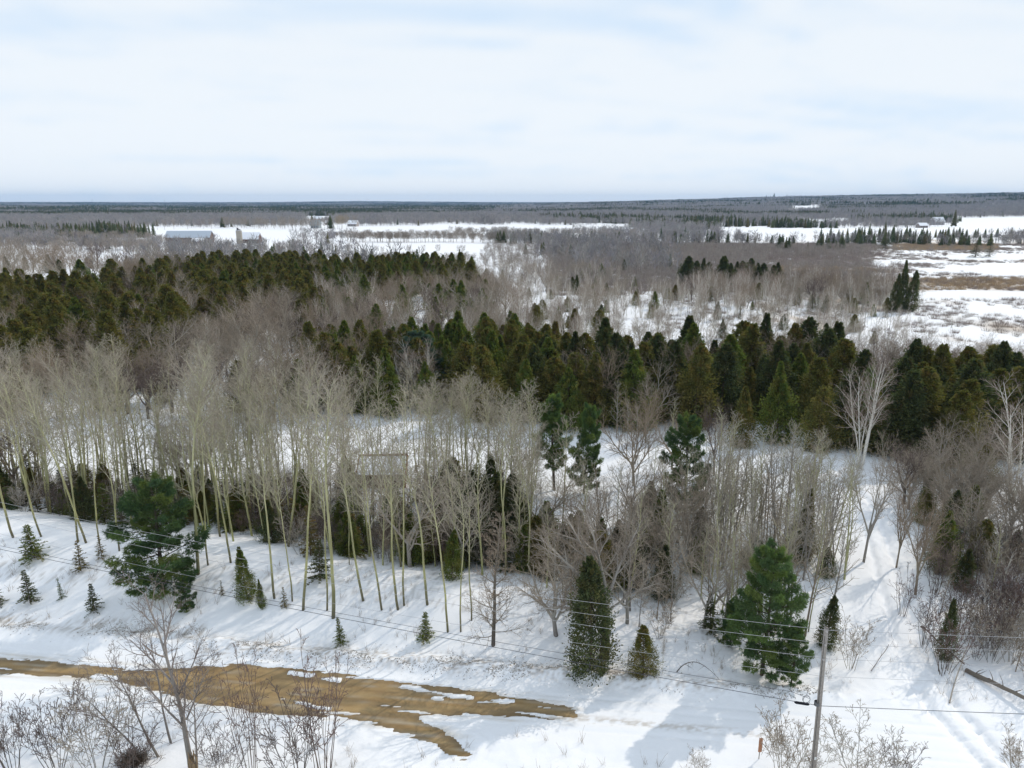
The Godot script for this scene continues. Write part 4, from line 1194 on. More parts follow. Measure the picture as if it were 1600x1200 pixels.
func marsh_growth() -> void:
	rng.seed = 15
	# low brush: alder and willow scrub, sedge; nobody could count it
	var tufts := []
	for k in 4:
		var g := Geo.new()
		for b in 46:
			var a := rng.randf() * TAU
			var p := Vector3(cos(a), 0, sin(a)) * rng.randf() * 0.8
			var d := (Vector3.UP * 1.4 + Vector3(cos(a), 0, sin(a)) * rng.randf_range(0.1, 0.9) + rv() * 0.3).normalized()
			var col: Color = [Color(0.28, 0.235, 0.2), Color(0.27, 0.22, 0.205), Color(0.45, 0.335, 0.21), Color(0.31, 0.27, 0.235)][k]
			g.needle(p, p + d * rng.randf_range(0.7, 1.5), d.cross(rv()).normalized(), 0.05, jit(col, 0.2))
		tufts.append(g.into(ArrayMesh.new(), bark))
	var where := [[], [], [], []]
	var q := [Vector2(7, -128), Vector2(109, -128), Vector2(455, -560), Vector2(30, -560)]
	for i in 60000:
		var dd := sqrt(rng.randf_range(128.0 * 128.0, 540.0 * 540.0))
		var p := Vector2(rng.randf_range(0.05, 0.82) * dd, -dd)
		var m := marsh(p)
		var u := p.x / dd
		var cov := n_low.get_noise_2d(p.x * 0.9, p.y * 0.35) + 0.5 * n_mid.get_noise_2d(p.x * 0.25, p.y * 0.12)
		var keep := 0.32 + cov * 0.8 + m * 0.9
		if u < 0.5 and dd > 235:
			keep = 0.3
		if dd < 240:
			keep = minf(keep, 0.16) if u < 0.5 else minf(keep, 0.3)
		if rng.randf() > keep:
			continue
		var k: int = 2 if m > 0.5 and rng.randf() < 0.6 else [0, 1, 3][rng.randi() % 3]
		var s := rng.randf_range(0.6, 1.25) * (1.0 if u > 0.5 else 1.7 if dd > 235 else 1.0)
		where[k].append(Transform3D(Basis(Vector3.UP, rng.randf() * TAU).scaled(Vector3(s * 1.2, s, s * 1.2)), Vector3(p.x, snow(p.x, p.y, false) - 0.1, p.y)))
	for k in 4:
		scatter(["marsh_brush", "marsh_brush", "marsh_sedge", "marsh_brush"][k], tufts[k], where[k], ["brown leafless brush standing in the snowy marsh", "purplish leafless brush in the marsh", "straw coloured dead sedge in the marsh", "grey leafless scrub beyond the thin aspens"][k], "brush")
	# the grey thicket of saplings behind the aspens
	var sap := []
	for k in 4:
		var gs := far_bare(5.5, 70, [Color(0.15, 0.13, 0.115), Color(0.2, 0.17, 0.15), [Color(0.27, 0.24, 0.215), Color(0.3, 0.265, 0.23), Color(0.26, 0.225, 0.21), Color(0.31, 0.275, 0.24)][k], Color(0.29, 0.255, 0.225)])
		sap.append(gs[1].into(gs[0].into(ArrayMesh.new(), bark), bark))
	var at := [[], [], [], []]
	for plot in [[[Vector2(-9, -240), Vector2(86, -240), Vector2(177, -500), Vector2(-18, -500)], 4.1], [[Vector2(85, -250), Vector2(135, -250), Vector2(179, -335), Vector2(114, -335)], 4.4], [[Vector2(135, -380), Vector2(183, -380), Vector2(225, -470), Vector2(167, -470)], 4.5]]:
		spread(plot[0], plot[1], 300, 0.85, func(x: float, z: float) -> void:
			var s := rng.randf_range(0.6, 1.25)
			at[rng.randi() % 4].append(Transform3D(Basis(Vector3.UP, rng.randf() * TAU).scaled(Vector3(s, s, s)), Vector3(x, snow(x, z, false) - 0.1, z))))
	for k in 4:
		scatter("grey_thicket", sap[k], at[k], "dense grey thicket of leafless saplings beyond the thin aspens", "thicket")


# ---------------------------------------------------------------- buildings
func roofed(o: Node3D, w: float, d: float, eave: float, ridge: float, wall: Color, roof: Color, over: float) -> MeshInstance3D:
	var g := Geo.new()
	g.box(Vector3(-w / 2, -0.5, -d / 2), Vector3(w / 2, eave, d / 2), wall)
	for s in [-1.0, 1.0]:      # gables
		g.needle(Vector3(s * w / 2, eave, -d / 2), Vector3(s * w / 2, ridge, 0), Vector3(0, 0, 1), 0.01, wall)
		var b := g.v.size()
		g.v.append_array(PackedVector3Array([Vector3(s * w / 2, eave, -d / 2), Vector3(s * w / 2, ridge, 0), Vector3(s * w / 2, eave, d / 2)]))
		for i in 3:
			g.n.append(Vector3(s, 0, 0))
			g.c.append(wall)
		g.ix.append_array(PackedInt32Array([b, b + 1, b + 2] if s < 0 else [b, b + 2, b + 1]))
	part("wall", g.into(ArrayMesh.new(), bark), o)
	var r := Geo.new()
	var drop := (ridge - eave) * over / (d / 2)
	for s in [-1.0, 1.0]:
		var e := Vector3(0, eave - drop, s * (d / 2 + over))
		var t := Vector3(0, ridge, 0)
		var nn := Vector3(0, d / 2, s * (ridge - eave)).normalized() * 0.22
		var x := Vector3(w / 2 + over, 0, 0)
		if s > 0:
			r.quad(e - x + nn, e + x + nn, t + x + nn, t - x + nn, roof)
		else:
			r.quad(e + x + nn, e - x + nn, t - x + nn, t + x + nn, roof)
		r.quad(e - x, e + x, e + x + nn, e - x + nn, roof)
		r.quad(e - x + nn, t - x + nn, t - x, e - x, roof)
		r.quad(e + x + nn, t + x + nn, t + x, e + x, roof)
		r.quad(e - x, e + x, t + x, t - x, roof)
	return part("roof", r.into(ArrayMesh.new(), bark), o)


func openings(o: Node3D, called: String, list: Array, z: float, col: Color) -> void:
	for r in list:
		var g := Geo.new()
		g.box(Vector3(r[0] - r[2] / 2, r[1], z - 0.05), Vector3(r[0] + r[2] / 2, r[1] + r[3], z + 0.08), col)
		part(called, g.into(ArrayMesh.new(), bark), o)


func farm() -> void:
	var white := Color(0.84, 0.85, 0.88)
	var at := func(p: Vector2) -> Vector3: return Vector3(p.x, ground(p.x, p.y), p.y)
	var o := thing("barn", at.call(Vector2(-243.3, -548.0)), "long barn with a blue-grey metal roof at the left of the farm", "barn")
	o.rotation_degrees.y = 4
	roofed(o, 32, 11, 4.2, 8.6, Color(0.16, 0.11, 0.09), Color(0.44, 0.49, 0.55), 0.5)
	openings(o, "door", [[-9, 0, 3.2, 3.2], [6, 0, 3.2, 3.2]], 5.5, Color(0.07, 0.05, 0.045))
	o = thing("lean_to_shed", at.call(Vector2(-228.0, -528.0)), "low shed with a snowy roof in front of the blue-grey barn", "shed")
	roofed(o, 9, 6, 2.2, 4.2, Color(0.15, 0.09, 0.07), white, 0.4)
	o = thing("snowy_barn", at.call(Vector2(-197.1, -545.0)), "brown barn with a snow covered roof right of the silo", "barn")
	roofed(o, 15, 9, 3.2, 7.6, Color(0.15, 0.1, 0.085), white, 0.5)
	openings(o, "window", [[-4, 1.2, 1, 1], [3, 1.2, 1, 1]], 4.5, Color(0.06, 0.05, 0.05))
	o = thing("silo", at.call(Vector2(-199.3, -530.0)), "round grey concrete silo with a dark cap between the barns", "silo")
	var g := Geo.new()
	g.tube(PackedVector3Array([Vector3(0, -0.5, 0), Vector3(0, 9.5, 0)]), PackedFloat32Array([2.1, 2.1]), 18, Color(0.36, 0.33, 0.28), Color(0.36, 0.33, 0.28))
	for k in 8:
		g.tube(PackedVector3Array([Vector3(0, k * 1.15 + 0.6, 0), Vector3(0, k * 1.15 + 0.72, 0)]), PackedFloat32Array([2.14, 2.14]), 18, Color(0.25, 0.23, 0.2), Color(0.25, 0.23, 0.2))
	part("tower", g.into(ArrayMesh.new(), bark), o)
	g = Geo.new()
	g.tube(PackedVector3Array([Vector3(0, 9.4, 0), Vector3(0, 10.2, 0), Vector3(0, 10.9, 0)]), PackedFloat32Array([2.2, 1.6, 0.05]), 18, Color(0.6, 0.6, 0.62), Color(0.12, 0.11, 0.1))
	part("cap", g.into(ArrayMesh.new(), bark), o)
	g = Geo.new()
	g.box(Vector3(-0.7, 9.4, 1.0), Vector3(0.1, 11.6, 1.8), Color(0.07, 0.06, 0.06))
	part("chute_head", g.into(ArrayMesh.new(), bark), o)
	for t in [[Vector2(-231.6, -860.0), 10, 8, 5.2, 9.5, Color(0.3, 0.33, 0.34), Color(0.34, 0.42, 0.46), "farmhouse", "blue-grey farmhouse behind trees, right of the farm field"], [Vector2(-313.9, -1180.0), 14, 9, 4, 8, Color(0.4, 0.36, 0.33), white, "farmhouse", "snow-roofed house on the lane behind the blue-grey farmhouse"], [Vector2(-202.8, -930.0), 12, 9, 3.5, 7.5, Color(0.35, 0.32, 0.3), white, "farmhouse", "white-roofed house at the left end of the white fields"], [Vector2(589.4, -1010.0), 15, 10, 5, 10.5, Color(0.42, 0.4, 0.4), white, "farmhouse", "white-roofed house left of the tall conifer across the marsh"],
		[Vector2(544.9, -1000.0), 29, 9, 3, 6, Color(0.3, 0.26, 0.24), white, "farm_shed", "long low snow-roofed shed left of the far white house"], [Vector2(506.7, -900.0), 11, 8, 3, 6, Color(0.28, 0.24, 0.22), white, "farm_shed", "small snow-roofed shed below the far white house"], [Vector2(109.5, -690.0), 13, 9, 3.2, 7, Color(0.4, 0.38, 0.36), white, "farm_shed", "snow-roofed building in the gap of the conifer row"], [Vector2(-251.4, -1000.0), 8, 7, 3, 6, Color(0.35, 0.3, 0.28), white, "farm_shed", "small snow-roofed building beside the farm lane"]]:
		o = thing(t[7], at.call(t[0]), t[8], "house" if t[7] == "farmhouse" else "shed")
		o.rotation_degrees.y = 8 if t[0].x > 0 else -10
		var w: float = t[1]
		roofed(o, w, t[2], t[3], t[4], t[5], t[6], 0.5)
		openings(o, "window", [[-w * 0.3, 1.0, 1.1, 1.3], [0.0, 1.0, 1.1, 1.3], [w * 0.3, 1.0, 1.1, 1.3]], t[2] / 2.0, Color(0.05, 0.055, 0.065))
	# lattice masts of a power line on the horizon
	var mast := Geo.new()
	for s in [[-4, -4], [4, -4], [-4, 4], [4, 4]]:
		mast.tube(PackedVector3Array([Vector3(s[0], 0, s[1]), Vector3(s[0] * 0.2, 34, s[1] * 0.2), Vector3(0, 50, 0)]), PackedFloat32Array([0.3, 0.25, 0.2]), 3, Color(0.3, 0.3, 0.32), Color(0.3, 0.3, 0.32))
	var arms := Geo.new()
	for y in [34.0, 40.0, 46.0]:
		arms.tube(PackedVector3Array([Vector3(-8, y, 0), Vector3(8, y, 0)]), PackedFloat32Array([0.3, 0.3]), 3, Color(0.3, 0.3, 0.32), Color(0.3, 0.3, 0.32))
	var legs := mast.into(ArrayMesh.new(), bark)
	var cross := arms.into(ArrayMesh.new(), bark)
	for t in [[Vector2(-4231.9, -7400.0), "first"], [Vector2(-3312.7, -7000.0), "second"], [Vector2(-2602.7, -6900.0), "third"], [Vector2(-1440.5, -7300.0), "fourth"]]:
		o = thing("transmission_tower", at.call(t[0]), "faint steel power line tower on the horizon, %s from the left" % t[1], "power tower", "power line towers on the horizon")
		part("tower", legs, o)
		part("cross_arms", cross, o)


func shed() -> void:
	var px := Vector2(-13.9, -71.6)
	var o := thing("plank_shed", Vector3(px.x, snow(px.x, px.y, true), px.y), "low brown plank shed with snow on its roof at the clearing edge", "shed")
	o.rotation_degrees.y = 3
	var wood := Color(0.16, 0.10, 0.065)
	for k in 24:
		var g := Geo.new()
		var x := -2.35 + k * 0.2
		g.box(Vector3(x, -0.4, 1.0 + 0.008 * (k % 3)), Vector3(x + 0.18, 1.55 + 0.02 * (k % 2), 1.06 + 0.008 * (k % 3)), jit(wood, 0.3))
		part("plank", g.into(ArrayMesh.new(), bark), o)
	var f := Geo.new()
	f.box(Vector3(-2.35, -0.4, -1.2), Vector3(2.4, 1.5, 0.98), wood * 0.7)
	part("wall", f.into(ArrayMesh.new(), bark), o)
	for s in [-1.0, 1.0]:
		var g := Geo.new()
		g.box(Vector3(s * 2.5 - 0.08, -0.4, 0.95), Vector3(s * 2.5 + 0.08, 1.75, 1.12), Color(0.3, 0.14, 0.07))
		part("corner_post", g.into(ArrayMesh.new(), bark), o)
		g = Geo.new()
		g.box(Vector3(s * 2.5 - 0.07, -0.4, -1.3), Vector3(s * 2.5 + 0.07, 2.75, -1.15), Color(0.22, 0.12, 0.08))
		part("corner_post", g.into(ArrayMesh.new(), bark), o)
		g = Geo.new()
		g.quad(Vector3(s * 2.62 - 0.06, 1.6, 1.3), Vector3(s * 2.62 + 0.06, 1.6, 1.3), Vector3(s * 2.62 + 0.06, 2.75, -1.35), Vector3(s * 2.62 - 0.06, 2.75, -1.35), Color(0.3, 0.16, 0.09))
		g.quad(Vector3(s * 2.62 + 0.06 * s, 1.42, 1.3), Vector3(s * 2.62 + 0.06 * s, 2.57, -1.35), Vector3(s * 2.62 + 0.06 * s, 2.75, -1.35), Vector3(s * 2.62 + 0.06 * s, 1.6, 1.3), Color(0.3, 0.16, 0.09))
		part("barge_board", g.into(ArrayMesh.new(), bark), o)
	var r := Geo.new()
	r.quad(Vector3(-2.6, 1.58, 1.35), Vector3(2.6, 1.58, 1.35), Vector3(2.6, 2.72, -1.35), Vector3(-2.6, 2.72, -1.35), wood)
	r.box(Vector3(-2.65, 2.68, -1.46), Vector3(2.65, 2.94, -1.36), Color(0.27, 0.13, 0.08))
	part("roof", r.into(ArrayMesh.new(), bark), o)
	var s := Geo.new()
	for k in 12:
		for j in 6:
			var x0 := -2.5 + k * 5.0 / 12
			var quad := []
			for q in [[0, 0], [1, 0], [1, 1], [0, 1]]:
				var a: float = x0 + q[0] * 5.0 / 12
				var b: float = (j + q[1]) / 6.0
				quad.append(Vector3(a, lerpf(1.6, 2.72, b) + 0.16 * (1 - pow(absf(b * 2 - 1), 4)) + 0.04 * n_mid.get_noise_2d(a * 2, b * 4), lerpf(1.33, -1.33, b)))
			s.quad(quad[0], quad[1], quad[2], quad[3], Color(0.84, 0.85, 0.88))
	part("roof_snow", s.into(ArrayMesh.new(), bark), o)


# ---------------------------------------------------------------- the power line
func line_and_poles() -> void:
	var wood := [Color(0.36, 0.32, 0.28), Color(0.48, 0.45, 0.42)]
	var feet := [Vector3(15.0, 0, -30.0), Vector3(-50, 0, -48), Vector3(64, 0, -28.6)]
	var tops := [10.35, 12.45, 10.2]
	var names := ["weathered utility pole on the near side of the road, right of the pine", "utility pole on the far bank beyond the left end of the wires", "utility pole beyond the right end of the wires"]
	for k in 3:
		var f: Vector3 = feet[k]
		f.y = snow(f.x, f.z, false) - 0.3
		var o := thing("utility_pole", f, names[k], "utility pole", "utility poles carrying the roadside line")
		var h: float = tops[k] - f.y
		var g := Geo.new()
		var lean := Vector3(0.28, 0, 0) if k == 0 else Vector3.ZERO
		var pts := PackedVector3Array()
		var rad := PackedFloat32Array()
		for i in 13:
			pts.append(-lean * (i / 12.0 - 1.0) + Vector3(0, h * i / 12.0, 0))
			rad.append(lerpf(0.145, 0.1, i / 12.0))
		g.tube(pts, rad, 14, wood[0], wood[1])
		g.tube(PackedVector3Array([Vector3(0, h, 0), Vector3(0, h + 0.015, 0)]), PackedFloat32Array([0.1, 0.001]), 14, wood[1], wood[1])
		part("pole_shaft", g.into(ArrayMesh.new(), pole_bark()), o)
		var hard := paint(Color(0.1, 0.1, 0.1), 0.6)
		for y in [0.12, 0.85, 1.65]:
			var i := Geo.new()
			var side := Vector3(0, 0, 0.11)
			i.tube(PackedVector3Array([Vector3(0, h - y - 0.06, 0) + side, Vector3(0, h - y, 0) + side, Vector3(0, h - y + 0.05, 0) + side]), PackedFloat32Array([0.045, 0.06, 0.03]), 8, Color(0.4, 0.38, 0.36), Color(0.4, 0.38, 0.36))
			part("insulator", i.into(ArrayMesh.new(), bark), o)
		var gw := Geo.new()
		gw.tube(PackedVector3Array([Vector3(-0.1, 0, 0.11) + (Vector3(0.28, 0, 0) if k == 0 else Vector3.ZERO), Vector3(-0.07, h - 0.4, 0.08)]), PackedFloat32Array([0.012, 0.012]), 4, Color(0.07, 0.07, 0.07), Color(0.07, 0.07, 0.07))
		part("ground_wire", gw.into(ArrayMesh.new(), bark), o)
		var tagp := Geo.new()
		var ty := h * 0.3
		var tx := (0.28 * 0.7 if k == 0 else 0.0)
		tagp.box(Vector3(tx - 0.05, ty, 0.125), Vector3(tx + 0.05, ty + 0.16, 0.14), Color(0.62, 0.62, 0.6))
		part("metal_tag", tagp.into(ArrayMesh.new(), bark), o)
		var b := Geo.new()
		b.tube(PackedVector3Array([Vector3(0, h - 4.3, 0), Vector3(0, h - 4.1, 0)]), PackedFloat32Array([0.14, 0.14]), 12, Color.BLACK, Color.BLACK)
		part("clamp_band", b.into(ArrayMesh.new(), hard), o)
	var light := Color(0.42, 0.42, 0.43)
	var dark := Color(0.09, 0.09, 0.1)
	for w in [[10.28, 12.4, 1.32, 0.009, light, "topmost overhead wire along the road"], [9.55, 12.15, 1.42, 0.009, light, "second overhead wire from the top"], [8.72, 11.5, 1.2, 0.009, light, "third overhead wire from the top"], [7.75, 10.1, 1.36, 0.0085, light, "fourth overhead wire from the top"],
		[6.62, 8.55, 0.62, 0.011, dark, "upper of the two dark low cables, ending in a coil before the pole"], [6.08, 8.2, 0.45, 0.015, dark, "lowest thick dark cable with a splice by the pole"]]:
		var g := Geo.new()
		var pts := PackedVector3Array()
		var ends := [Vector3(-50, w[1], -48), Vector3(15.13, w[0], -29.9), Vector3(64, w[0] - 0.15, -28.6)]
		for i in 49:
			var t := i / 48.0
			pts.append(ends[0].lerp(ends[1], t) + Vector3.DOWN * 4 * w[2] * t * (1 - t))
		if w[0] > 7 or w[0] < 6.2:
			for i in range(1, 31):
				var t := i / 30.0
				pts.append(ends[1].lerp(ends[2], t) + Vector3.DOWN * 4 * 0.35 * t * (1 - t))
		else:
			var e: Vector3 = ends[1]
			pts.resize(pts.size() - 1)
			for i in 22:
				var a := TAU * i / 11.0
				pts.append(e + Vector3(-0.75 + 0.18 * cos(a), -0.12 + 0.2 * sin(a), 0.02 * i * 0.3))
		var rad := PackedFloat32Array()
		rad.resize(pts.size())
		rad.fill(w[3])
		g.tube(pts, rad, 5, w[4], w[4])
		var o := part("overhead_wire", g.into(ArrayMesh.new(), bark), self)
		tag(o, w[5], "wire", "wires of the roadside power line")
		if w[0] < 6.2:
			var s := Geo.new()
			var a: Vector3 = ends[1] + Vector3(-0.55, -0.0, -0.13) + Vector3.DOWN * 0.01
			s.tube(PackedVector3Array([a + Vector3(-0.62, 0.0, -0.15), a + Vector3(-0.55, 0, -0.13), a, a + Vector3(0.06, -0.0, 0)]), PackedFloat32Array([0.03, 0.07, 0.07, 0.03]), 8, Color(0.02, 0.02, 0.025), Color(0.02, 0.02, 0.025))
			part("splice_case", s.into(ArrayMesh.new(), bark), o)


func pole_bark() -> StandardMaterial3D:
	var m := StandardMaterial3D.new()
	m.vertex_color_use_as_albedo = true
	m.roughness = 0.85
	var t := NoiseTexture2D.new()
	t.width = 256
	t.height = 256
	t.seamless = true
	t.noise = noise(51, 0.05, 4)
	var g := Gradient.new()
	g.set_color(0, Color(0.6, 0.58, 0.55))
	g.set_color(1, Color(1, 1, 1))
	t.color_ramp = g
	m.albedo_texture = t
	m.uv1_triplanar = true
	m.uv1_scale = Vector3(3.0, 0.35, 3.0)
	return m


# ---------------------------------------------------------------- single things near the road
func limbs(o: Node3D, called: String, list: Array, P: Dictionary) -> void:      # each limb is a stem with twigs of its own
	for l in list:
		var gs := [Geo.new(), Geo.new()]
		grow(0, l[0], l[1].normalized(), l[2], l[3], P, gs)
		var m := gs[0].into(ArrayMesh.new(), bark) as ArrayMesh
		part(called, gs[1].into(m, bark), o)


func small_things() -> void:
	rng.seed = 41
	var near := func(x: float, z: float) -> Vector3: return Vector3(x, snow(x, z, true), z)
	var P := {"levels": 4, "bole": 1, "n": [13, 6, 4], "start": [0.25, 0.2, 0.2], "ang": [36, 38, 36], "lr": [0.36, 0.5, 0.5], "rr": [0.42, 0.5, 0.6], "fall": [0.55, 0.4, 0.3], "segs": [9, 5, 3, 2], "sides": [7, 4, 3, 3],
		"wob": [0.06, 0.13, 0.18, 0.2], "up": [0.03, 0.07, 0.05, 0.03], "tip": [0.88, 0.8, 0.7, 0.5], "rmin": 0.007, "col": [Color(0.2, 0.18, 0.16), Color(0.3, 0.27, 0.245), Color(0.22, 0.185, 0.165), Color(0.19, 0.155, 0.14), Color(0.18, 0.145, 0.13)]}
	# the snapped tree in the foreground with stems leaning away from it
	var o := thing("snapped_tree", near.call(-17.3, -32.0), "tall grey foreground tree with a split, broken brown stub at its foot", "bare tree")
	limbs(o, "stem", [[Vector3(0, -0.3, 0), Vector3(-0.05, 1, -0.02), 11.0, 0.16], [Vector3(0.25, -0.3, 0), Vector3(0.12, 1, 0), 6.5, 0.075]], P)
	limbs(o, "limb", [[Vector3(-0.12, 3.0, 0), Vector3(-0.75, 1, 0.1), 4.2, 0.06], [Vector3(0.1, 3.4, 0), Vector3(0.6, 1, -0.1), 3.6, 0.05]], P)
	var g := Geo.new()
	for k in 13:
		var a := TAU * k / 13.0
		var p := Vector3(cos(a) * 0.16 + 0.2, -0.3, sin(a) * 0.16 + 0.1)
		var t := rng.randf_range(0.9, 2.1)
		g.tube(PackedVector3Array([p, p + Vector3(rng.randf_range(-0.05, 0.05), t * 0.7, 0), p + Vector3(rng.randf_range(-0.1, 0.1), t, rng.randf_range(-0.05, 0.05))]), PackedFloat32Array([0.06, 0.05, 0.006]), 4, Color(0.2, 0.15, 0.1), Color(0.33, 0.235, 0.13))
	part("broken_stub", g.into(ArrayMesh.new(), bark), o)
	for t in [[-19.6, -33.2, -0.34, 0.0, 7.2, 0.075, "thin foreground tree leaning left, middle of three"], [-20.1, -32.9, -0.62, 0.1, 6.4, 0.065, "thin foreground tree leaning far left, lowest of three"], [-19.4, -34.2, -0.16, -0.05, 7.4, 0.07, "thin foreground tree close to the snapped trunk, most upright of three"], [-27.5, -32.3, -0.1, 0.1, 3.4, 0.06, "short bare stem in the lower left corner"]]:
		o = thing("leaning_tree", near.call(t[0], t[1]), t[6], "bare tree", "thin leaning trees in the foreground") if false else thing("leaning_tree", near.call(t[0], t[1]), t[6], "bare tree", "thin leaning trees in the foreground")
		var gs := [Geo.new(), Geo.new()]
		grow(0, Vector3(0, -0.25, 0), Vector3(t[2], 1, t[3]).normalized(), t[4], t[5], P, gs)
		part("trunk", gs[0].into(ArrayMesh.new(), bark), o)
		part("crown", gs[1].into(ArrayMesh.new(), bark), o)
	# the big grey tree whose limbs arch over to the left
	o = thing("arching_tree", near.call(6.2, -41.8), "big old grey tree with limbs arching out to the left", "bare tree")
	var A := P.duplicate()
	A.up = [-0.035, 0.05, 0.04, 0.02]
	A.n = [11, 7, 5]
	A.col = [Color(0.27, 0.25, 0.22), Color(0.35, 0.32, 0.28), Color(0.28, 0.25, 0.21), Color(0.24, 0.205, 0.17), Color(0.22, 0.18, 0.15)]
	var bole := Geo.new()
	bole.tube(PackedVector3Array([Vector3(0, -0.4, 0), Vector3(0.05, 1.6, 0), Vector3(-0.02, 3.4, 0), Vector3(0.0, 4.8, 0)]), PackedFloat32Array([0.36, 0.29, 0.27, 0.22]), 10, Color(0.2, 0.18, 0.15), Color(0.28, 0.26, 0.22))
	part("trunk", bole.into(ArrayMesh.new(), bark), o)
	limbs(o, "limb", [[Vector3(0, 4.2, 0), Vector3(-0.95, 1, 0), 6.6, 0.15], [Vector3(0, 4.5, 0), Vector3(-0.5, 1, -0.2), 6.6, 0.14], [Vector3(0, 4.6, 0), Vector3(-0.1, 1, 0.1), 6.4, 0.13], [Vector3(0, 4.4, 0), Vector3(0.4, 1, -0.1), 5.8, 0.12], [Vector3(0, 3.2, 0), Vector3(-1.2, 0.55, 0.2), 4.6, 0.09], [Vector3(0, 3.5, 0), Vector3(0.8, 0.8, 0.1), 4.2, 0.08]], A)
	# the lone tree on the slope, branched almost to the ground
	o = thing("lone_tree", near.call(-1.3, -43.0), "slender bare tree with low sweeping branches, alone on the roadside slope", "bare tree")
	var L := P.duplicate()
	L.n = [46, 9, 5]
	L.start = [0.1, 0.2, 0.2]
	L.ang = [72, 42, 38]
	L.lr = [0.24, 0.42, 0.5]
	L.rr = [0.24, 0.5, 0.6]
	L.fall = [0.72, 0.4, 0.3]
	L.up = [0.01, 0.09, 0.05, 0.03]
	L.col = [Color(0.1, 0.085, 0.07), Color(0.22, 0.19, 0.15), Color(0.27, 0.225, 0.17), Color(0.27, 0.22, 0.17), Color(0.27, 0.21, 0.165)]
	var lone := [Geo.new(), Geo.new()]
	grow(0, Vector3(0, -0.3, 0), Vector3(0.01, 1, 0), 10.3, 0.15, L, lone)
	part("trunk", lone[0].into(ArrayMesh.new(), bark), o)
	part("crown", lone[1].into(ArrayMesh.new(), bark), o)
	# fallen wood
	var logs := [[Vector2(29.81, -40.63), Vector2(31.61, -36.99), 0.55, 0.16, Color(0.17, 0.145, 0.12), "thick fallen log lying across the right thicket"], [Vector2(29.97, -46.04), Vector2(29.24, -40.11), 0.9, 0.06, Color(0.15, 0.12, 0.1), "dark fallen stem at the left end of the thicket"], [Vector2(26.96, -37.67), Vector2(31.35, -42.83), 1.2, 0.045, Color(0.33, 0.3, 0.26), "pale stick leaning out of the thicket towards the path"], [Vector2(23.58, -40.63), Vector2(25.89, -42.83), 0.5, 0.025, Color(0.17, 0.14, 0.12), "thin bent stem lying beside the path"]]
	for l in logs:
		var a: Vector3 = near.call(l[0].x, l[0].y)
		var b: Vector3 = near.call(l[1].x, l[1].y)
		g = Geo.new()
		var pts := PackedVector3Array()
		var rad := PackedFloat32Array()
		for i in 8:
			var t := i / 7.0
			pts.append(a.lerp(b, t) - a + Vector3.UP * (l[2] * t + 0.1) + rv() * 0.04)
			rad.append(l[3] * lerpf(1.0, 0.7, t))
		g.tube(pts, rad, 8, l[4], l[4] * 1.2)
		o = thing("fallen_log" if l[3] > 0.1 else "fallen_branch", a, l[5], "log" if l[3] > 0.1 else "branch")
		part("log" if l[3] > 0.1 else "stem", g.into(ArrayMesh.new(), bark), o)
		var br := Geo.new()
		for i in 7:
			var p := pts[1 + i % 6]
			var d := (Vector3.UP + rv()).normalized()
			br.tube(PackedVector3Array([p, p + d * 0.4, p + d * 0.8 + rv() * 0.2]), PackedFloat32Array([l[3] * 0.25, l[3] * 0.18, 0.006]), 4, l[4], l[4])
		part("broken_twigs", br.into(ArrayMesh.new(), bark), o)
	# a branch bowed over into the snow below the pine
	var f: Vector3 = near.call(10.8, -40.5)
	var e: Vector3 = near.call(13.4, -39.9)
	g = Geo.new()
	var bow := PackedVector3Array()
	var thick := PackedFloat32Array()
	for i in 12:
		var t := i / 11.0
		bow.append((e - f) * t + Vector3.UP * (0.95 * sin(PI * pow(t, 0.8))))
		thick.append(lerpf(0.032, 0.01, t))
	g.tube(bow, thick, 6, Color(0.1, 0.08, 0.065), Color(0.14, 0.11, 0.09))
	for i in 14:
		var p := bow[1 + i % 10]
		var d := (Vector3.DOWN * 0.3 + rv()).normalized()
		g.tube(PackedVector3Array([p, p + d * rng.randf_range(0.3, 0.8)]), PackedFloat32Array([0.012, 0.004]), 3, Color(0.12, 0.09, 0.07), Color(0.14, 0.11, 0.09))
	o = thing("bowed_branch", f, "dark branch bowed over into the snow between cedar and pine", "branch")
	part("stem", g.into(ArrayMesh.new(), bark), o)
	# heap of twigs
	o = thing("twig_heap", near.call(-20.8, -32.7), "round brown heap of twigs at the bottom left", "brush pile")
	g = Geo.new()
	for i in 620:
		var d := Vector3(rng.randf_range(-1, 1), rng.randf_range(0, 1), rng.randf_range(-1, 1)).normalized()
		var p := d * rng.randf_range(0.3, 0.75) * Vector3(1.2, 0.95, 1.0)
		var t := (rv() + d * 0.6).normalized() * rng.randf_range(0.12, 0.4)
		g.tube(PackedVector3Array([p - t, p + t + rv() * 0.06]), PackedFloat32Array([0.011, 0.006]), 3, jit(Color(0.085, 0.066, 0.052), 0.3), jit(Color(0.11, 0.085, 0.066), 0.3))
	part("twigs", g.into(ArrayMesh.new(), bark), o)
	# wooden marker
	o = thing("marker_post", near.call(13.7, -33.1), "weathered orange-brown wooden marker board on a thin post", "marker")
	g = Geo.new()
	g.tube(PackedVector3Array([Vector3(0, -0.3, 0), Vector3(0.0, 1.35, 0)]), PackedFloat32Array([0.022, 0.022]), 6, Color(0.12, 0.1, 0.09), Color(0.12, 0.1, 0.09))
	part("post", g.into(ArrayMesh.new(), bark), o)
	g = Geo.new()
	g.box(Vector3(-0.1, 0.5, 0.025), Vector3(0.1, 1.4, 0.055), Color(0.4, 0.2, 0.12))
	part("board", g.into(ArrayMesh.new(), bark), o)
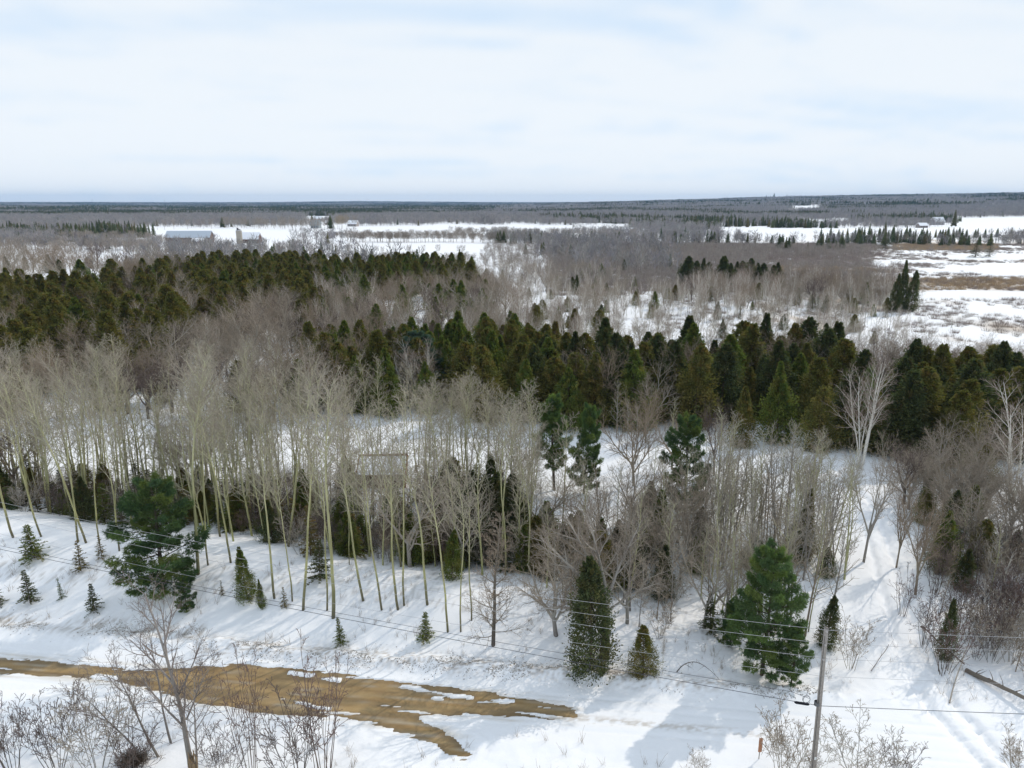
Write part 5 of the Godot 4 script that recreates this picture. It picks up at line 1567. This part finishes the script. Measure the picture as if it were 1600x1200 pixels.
	var weed := Geo.new()
	for i in 7:
		var d := (Vector3.UP + rv() * 0.35).normalized()
		var p := Vector3(rng.randf_range(-0.12, 0.12), -0.05, rng.randf_range(-0.12, 0.12))
		var l := rng.randf_range(0.3, 0.85)
		weed.tube(PackedVector3Array([p, p + d * l * 0.6, p + d * l + rv() * 0.08]), PackedFloat32Array([0.006, 0.005, 0.004]), 3, Color(0.2, 0.15, 0.1), Color(0.3, 0.22, 0.14))
	var weeds := []
	for i in 900:
		var x := rng.randf_range(-44, 30)
		var z := road_z(x) + (rng.randf_range(-12, -3.8) if i % 3 else rng.randf_range(2.6, 8))
		if n_low.get_noise_2d(x * 3, z * 3) < 0.0:
			continue
		var s := rng.randf_range(0.5, 1.3)
		weeds.append(Transform3D(Basis(Vector3.UP, rng.randf() * TAU).scaled(Vector3(s, s, s)), Vector3(x, snow(x, z, true), z)))
	scatter("dead_weeds", weed.into(ArrayMesh.new(), bark), weeds, "dry weed stalks poking through the roadside snow", "weeds")
	# clods thrown up by the plough
	var clod := Geo.new()
	clod.tube(PackedVector3Array([Vector3(0, -0.05, 0), Vector3(0, 0, 0), Vector3(0.01, 0.05, 0), Vector3(0, 0.08, 0)]), PackedFloat32Array([0.01, 0.08, 0.055, 0.008]), 5, Color(0.3, 0.27, 0.235), Color(0.38, 0.345, 0.3))
	var where := []
	for i in 22000:
		var x := rng.randf_range(-44, 20)
		var off := -3.35 + rng.randfn(0, 0.55)
		var z := road_z(x) + off - (0.8 if x < -22 else 0.0)
		if n_mid.get_noise_2d(x * 0.5, z) + 0.3 * n_fine.get_noise_2d(x, z) < -0.05 + (0.3 if x > 4 else 0.0):
			continue
		var s := 0.12 + 0.5 * pow(rng.randf(), 2.5)
		where.append(Transform3D(Basis(rv().normalized(), rng.randf() * TAU).scaled(Vector3(s, s * 0.7, s)), Vector3(x, snow(x, z, true), z)))
	scatter("dirty_clods", clod.into(ArrayMesh.new(), bark), where, "small brown clods of dirt along the ploughed snow ridge", "dirt")
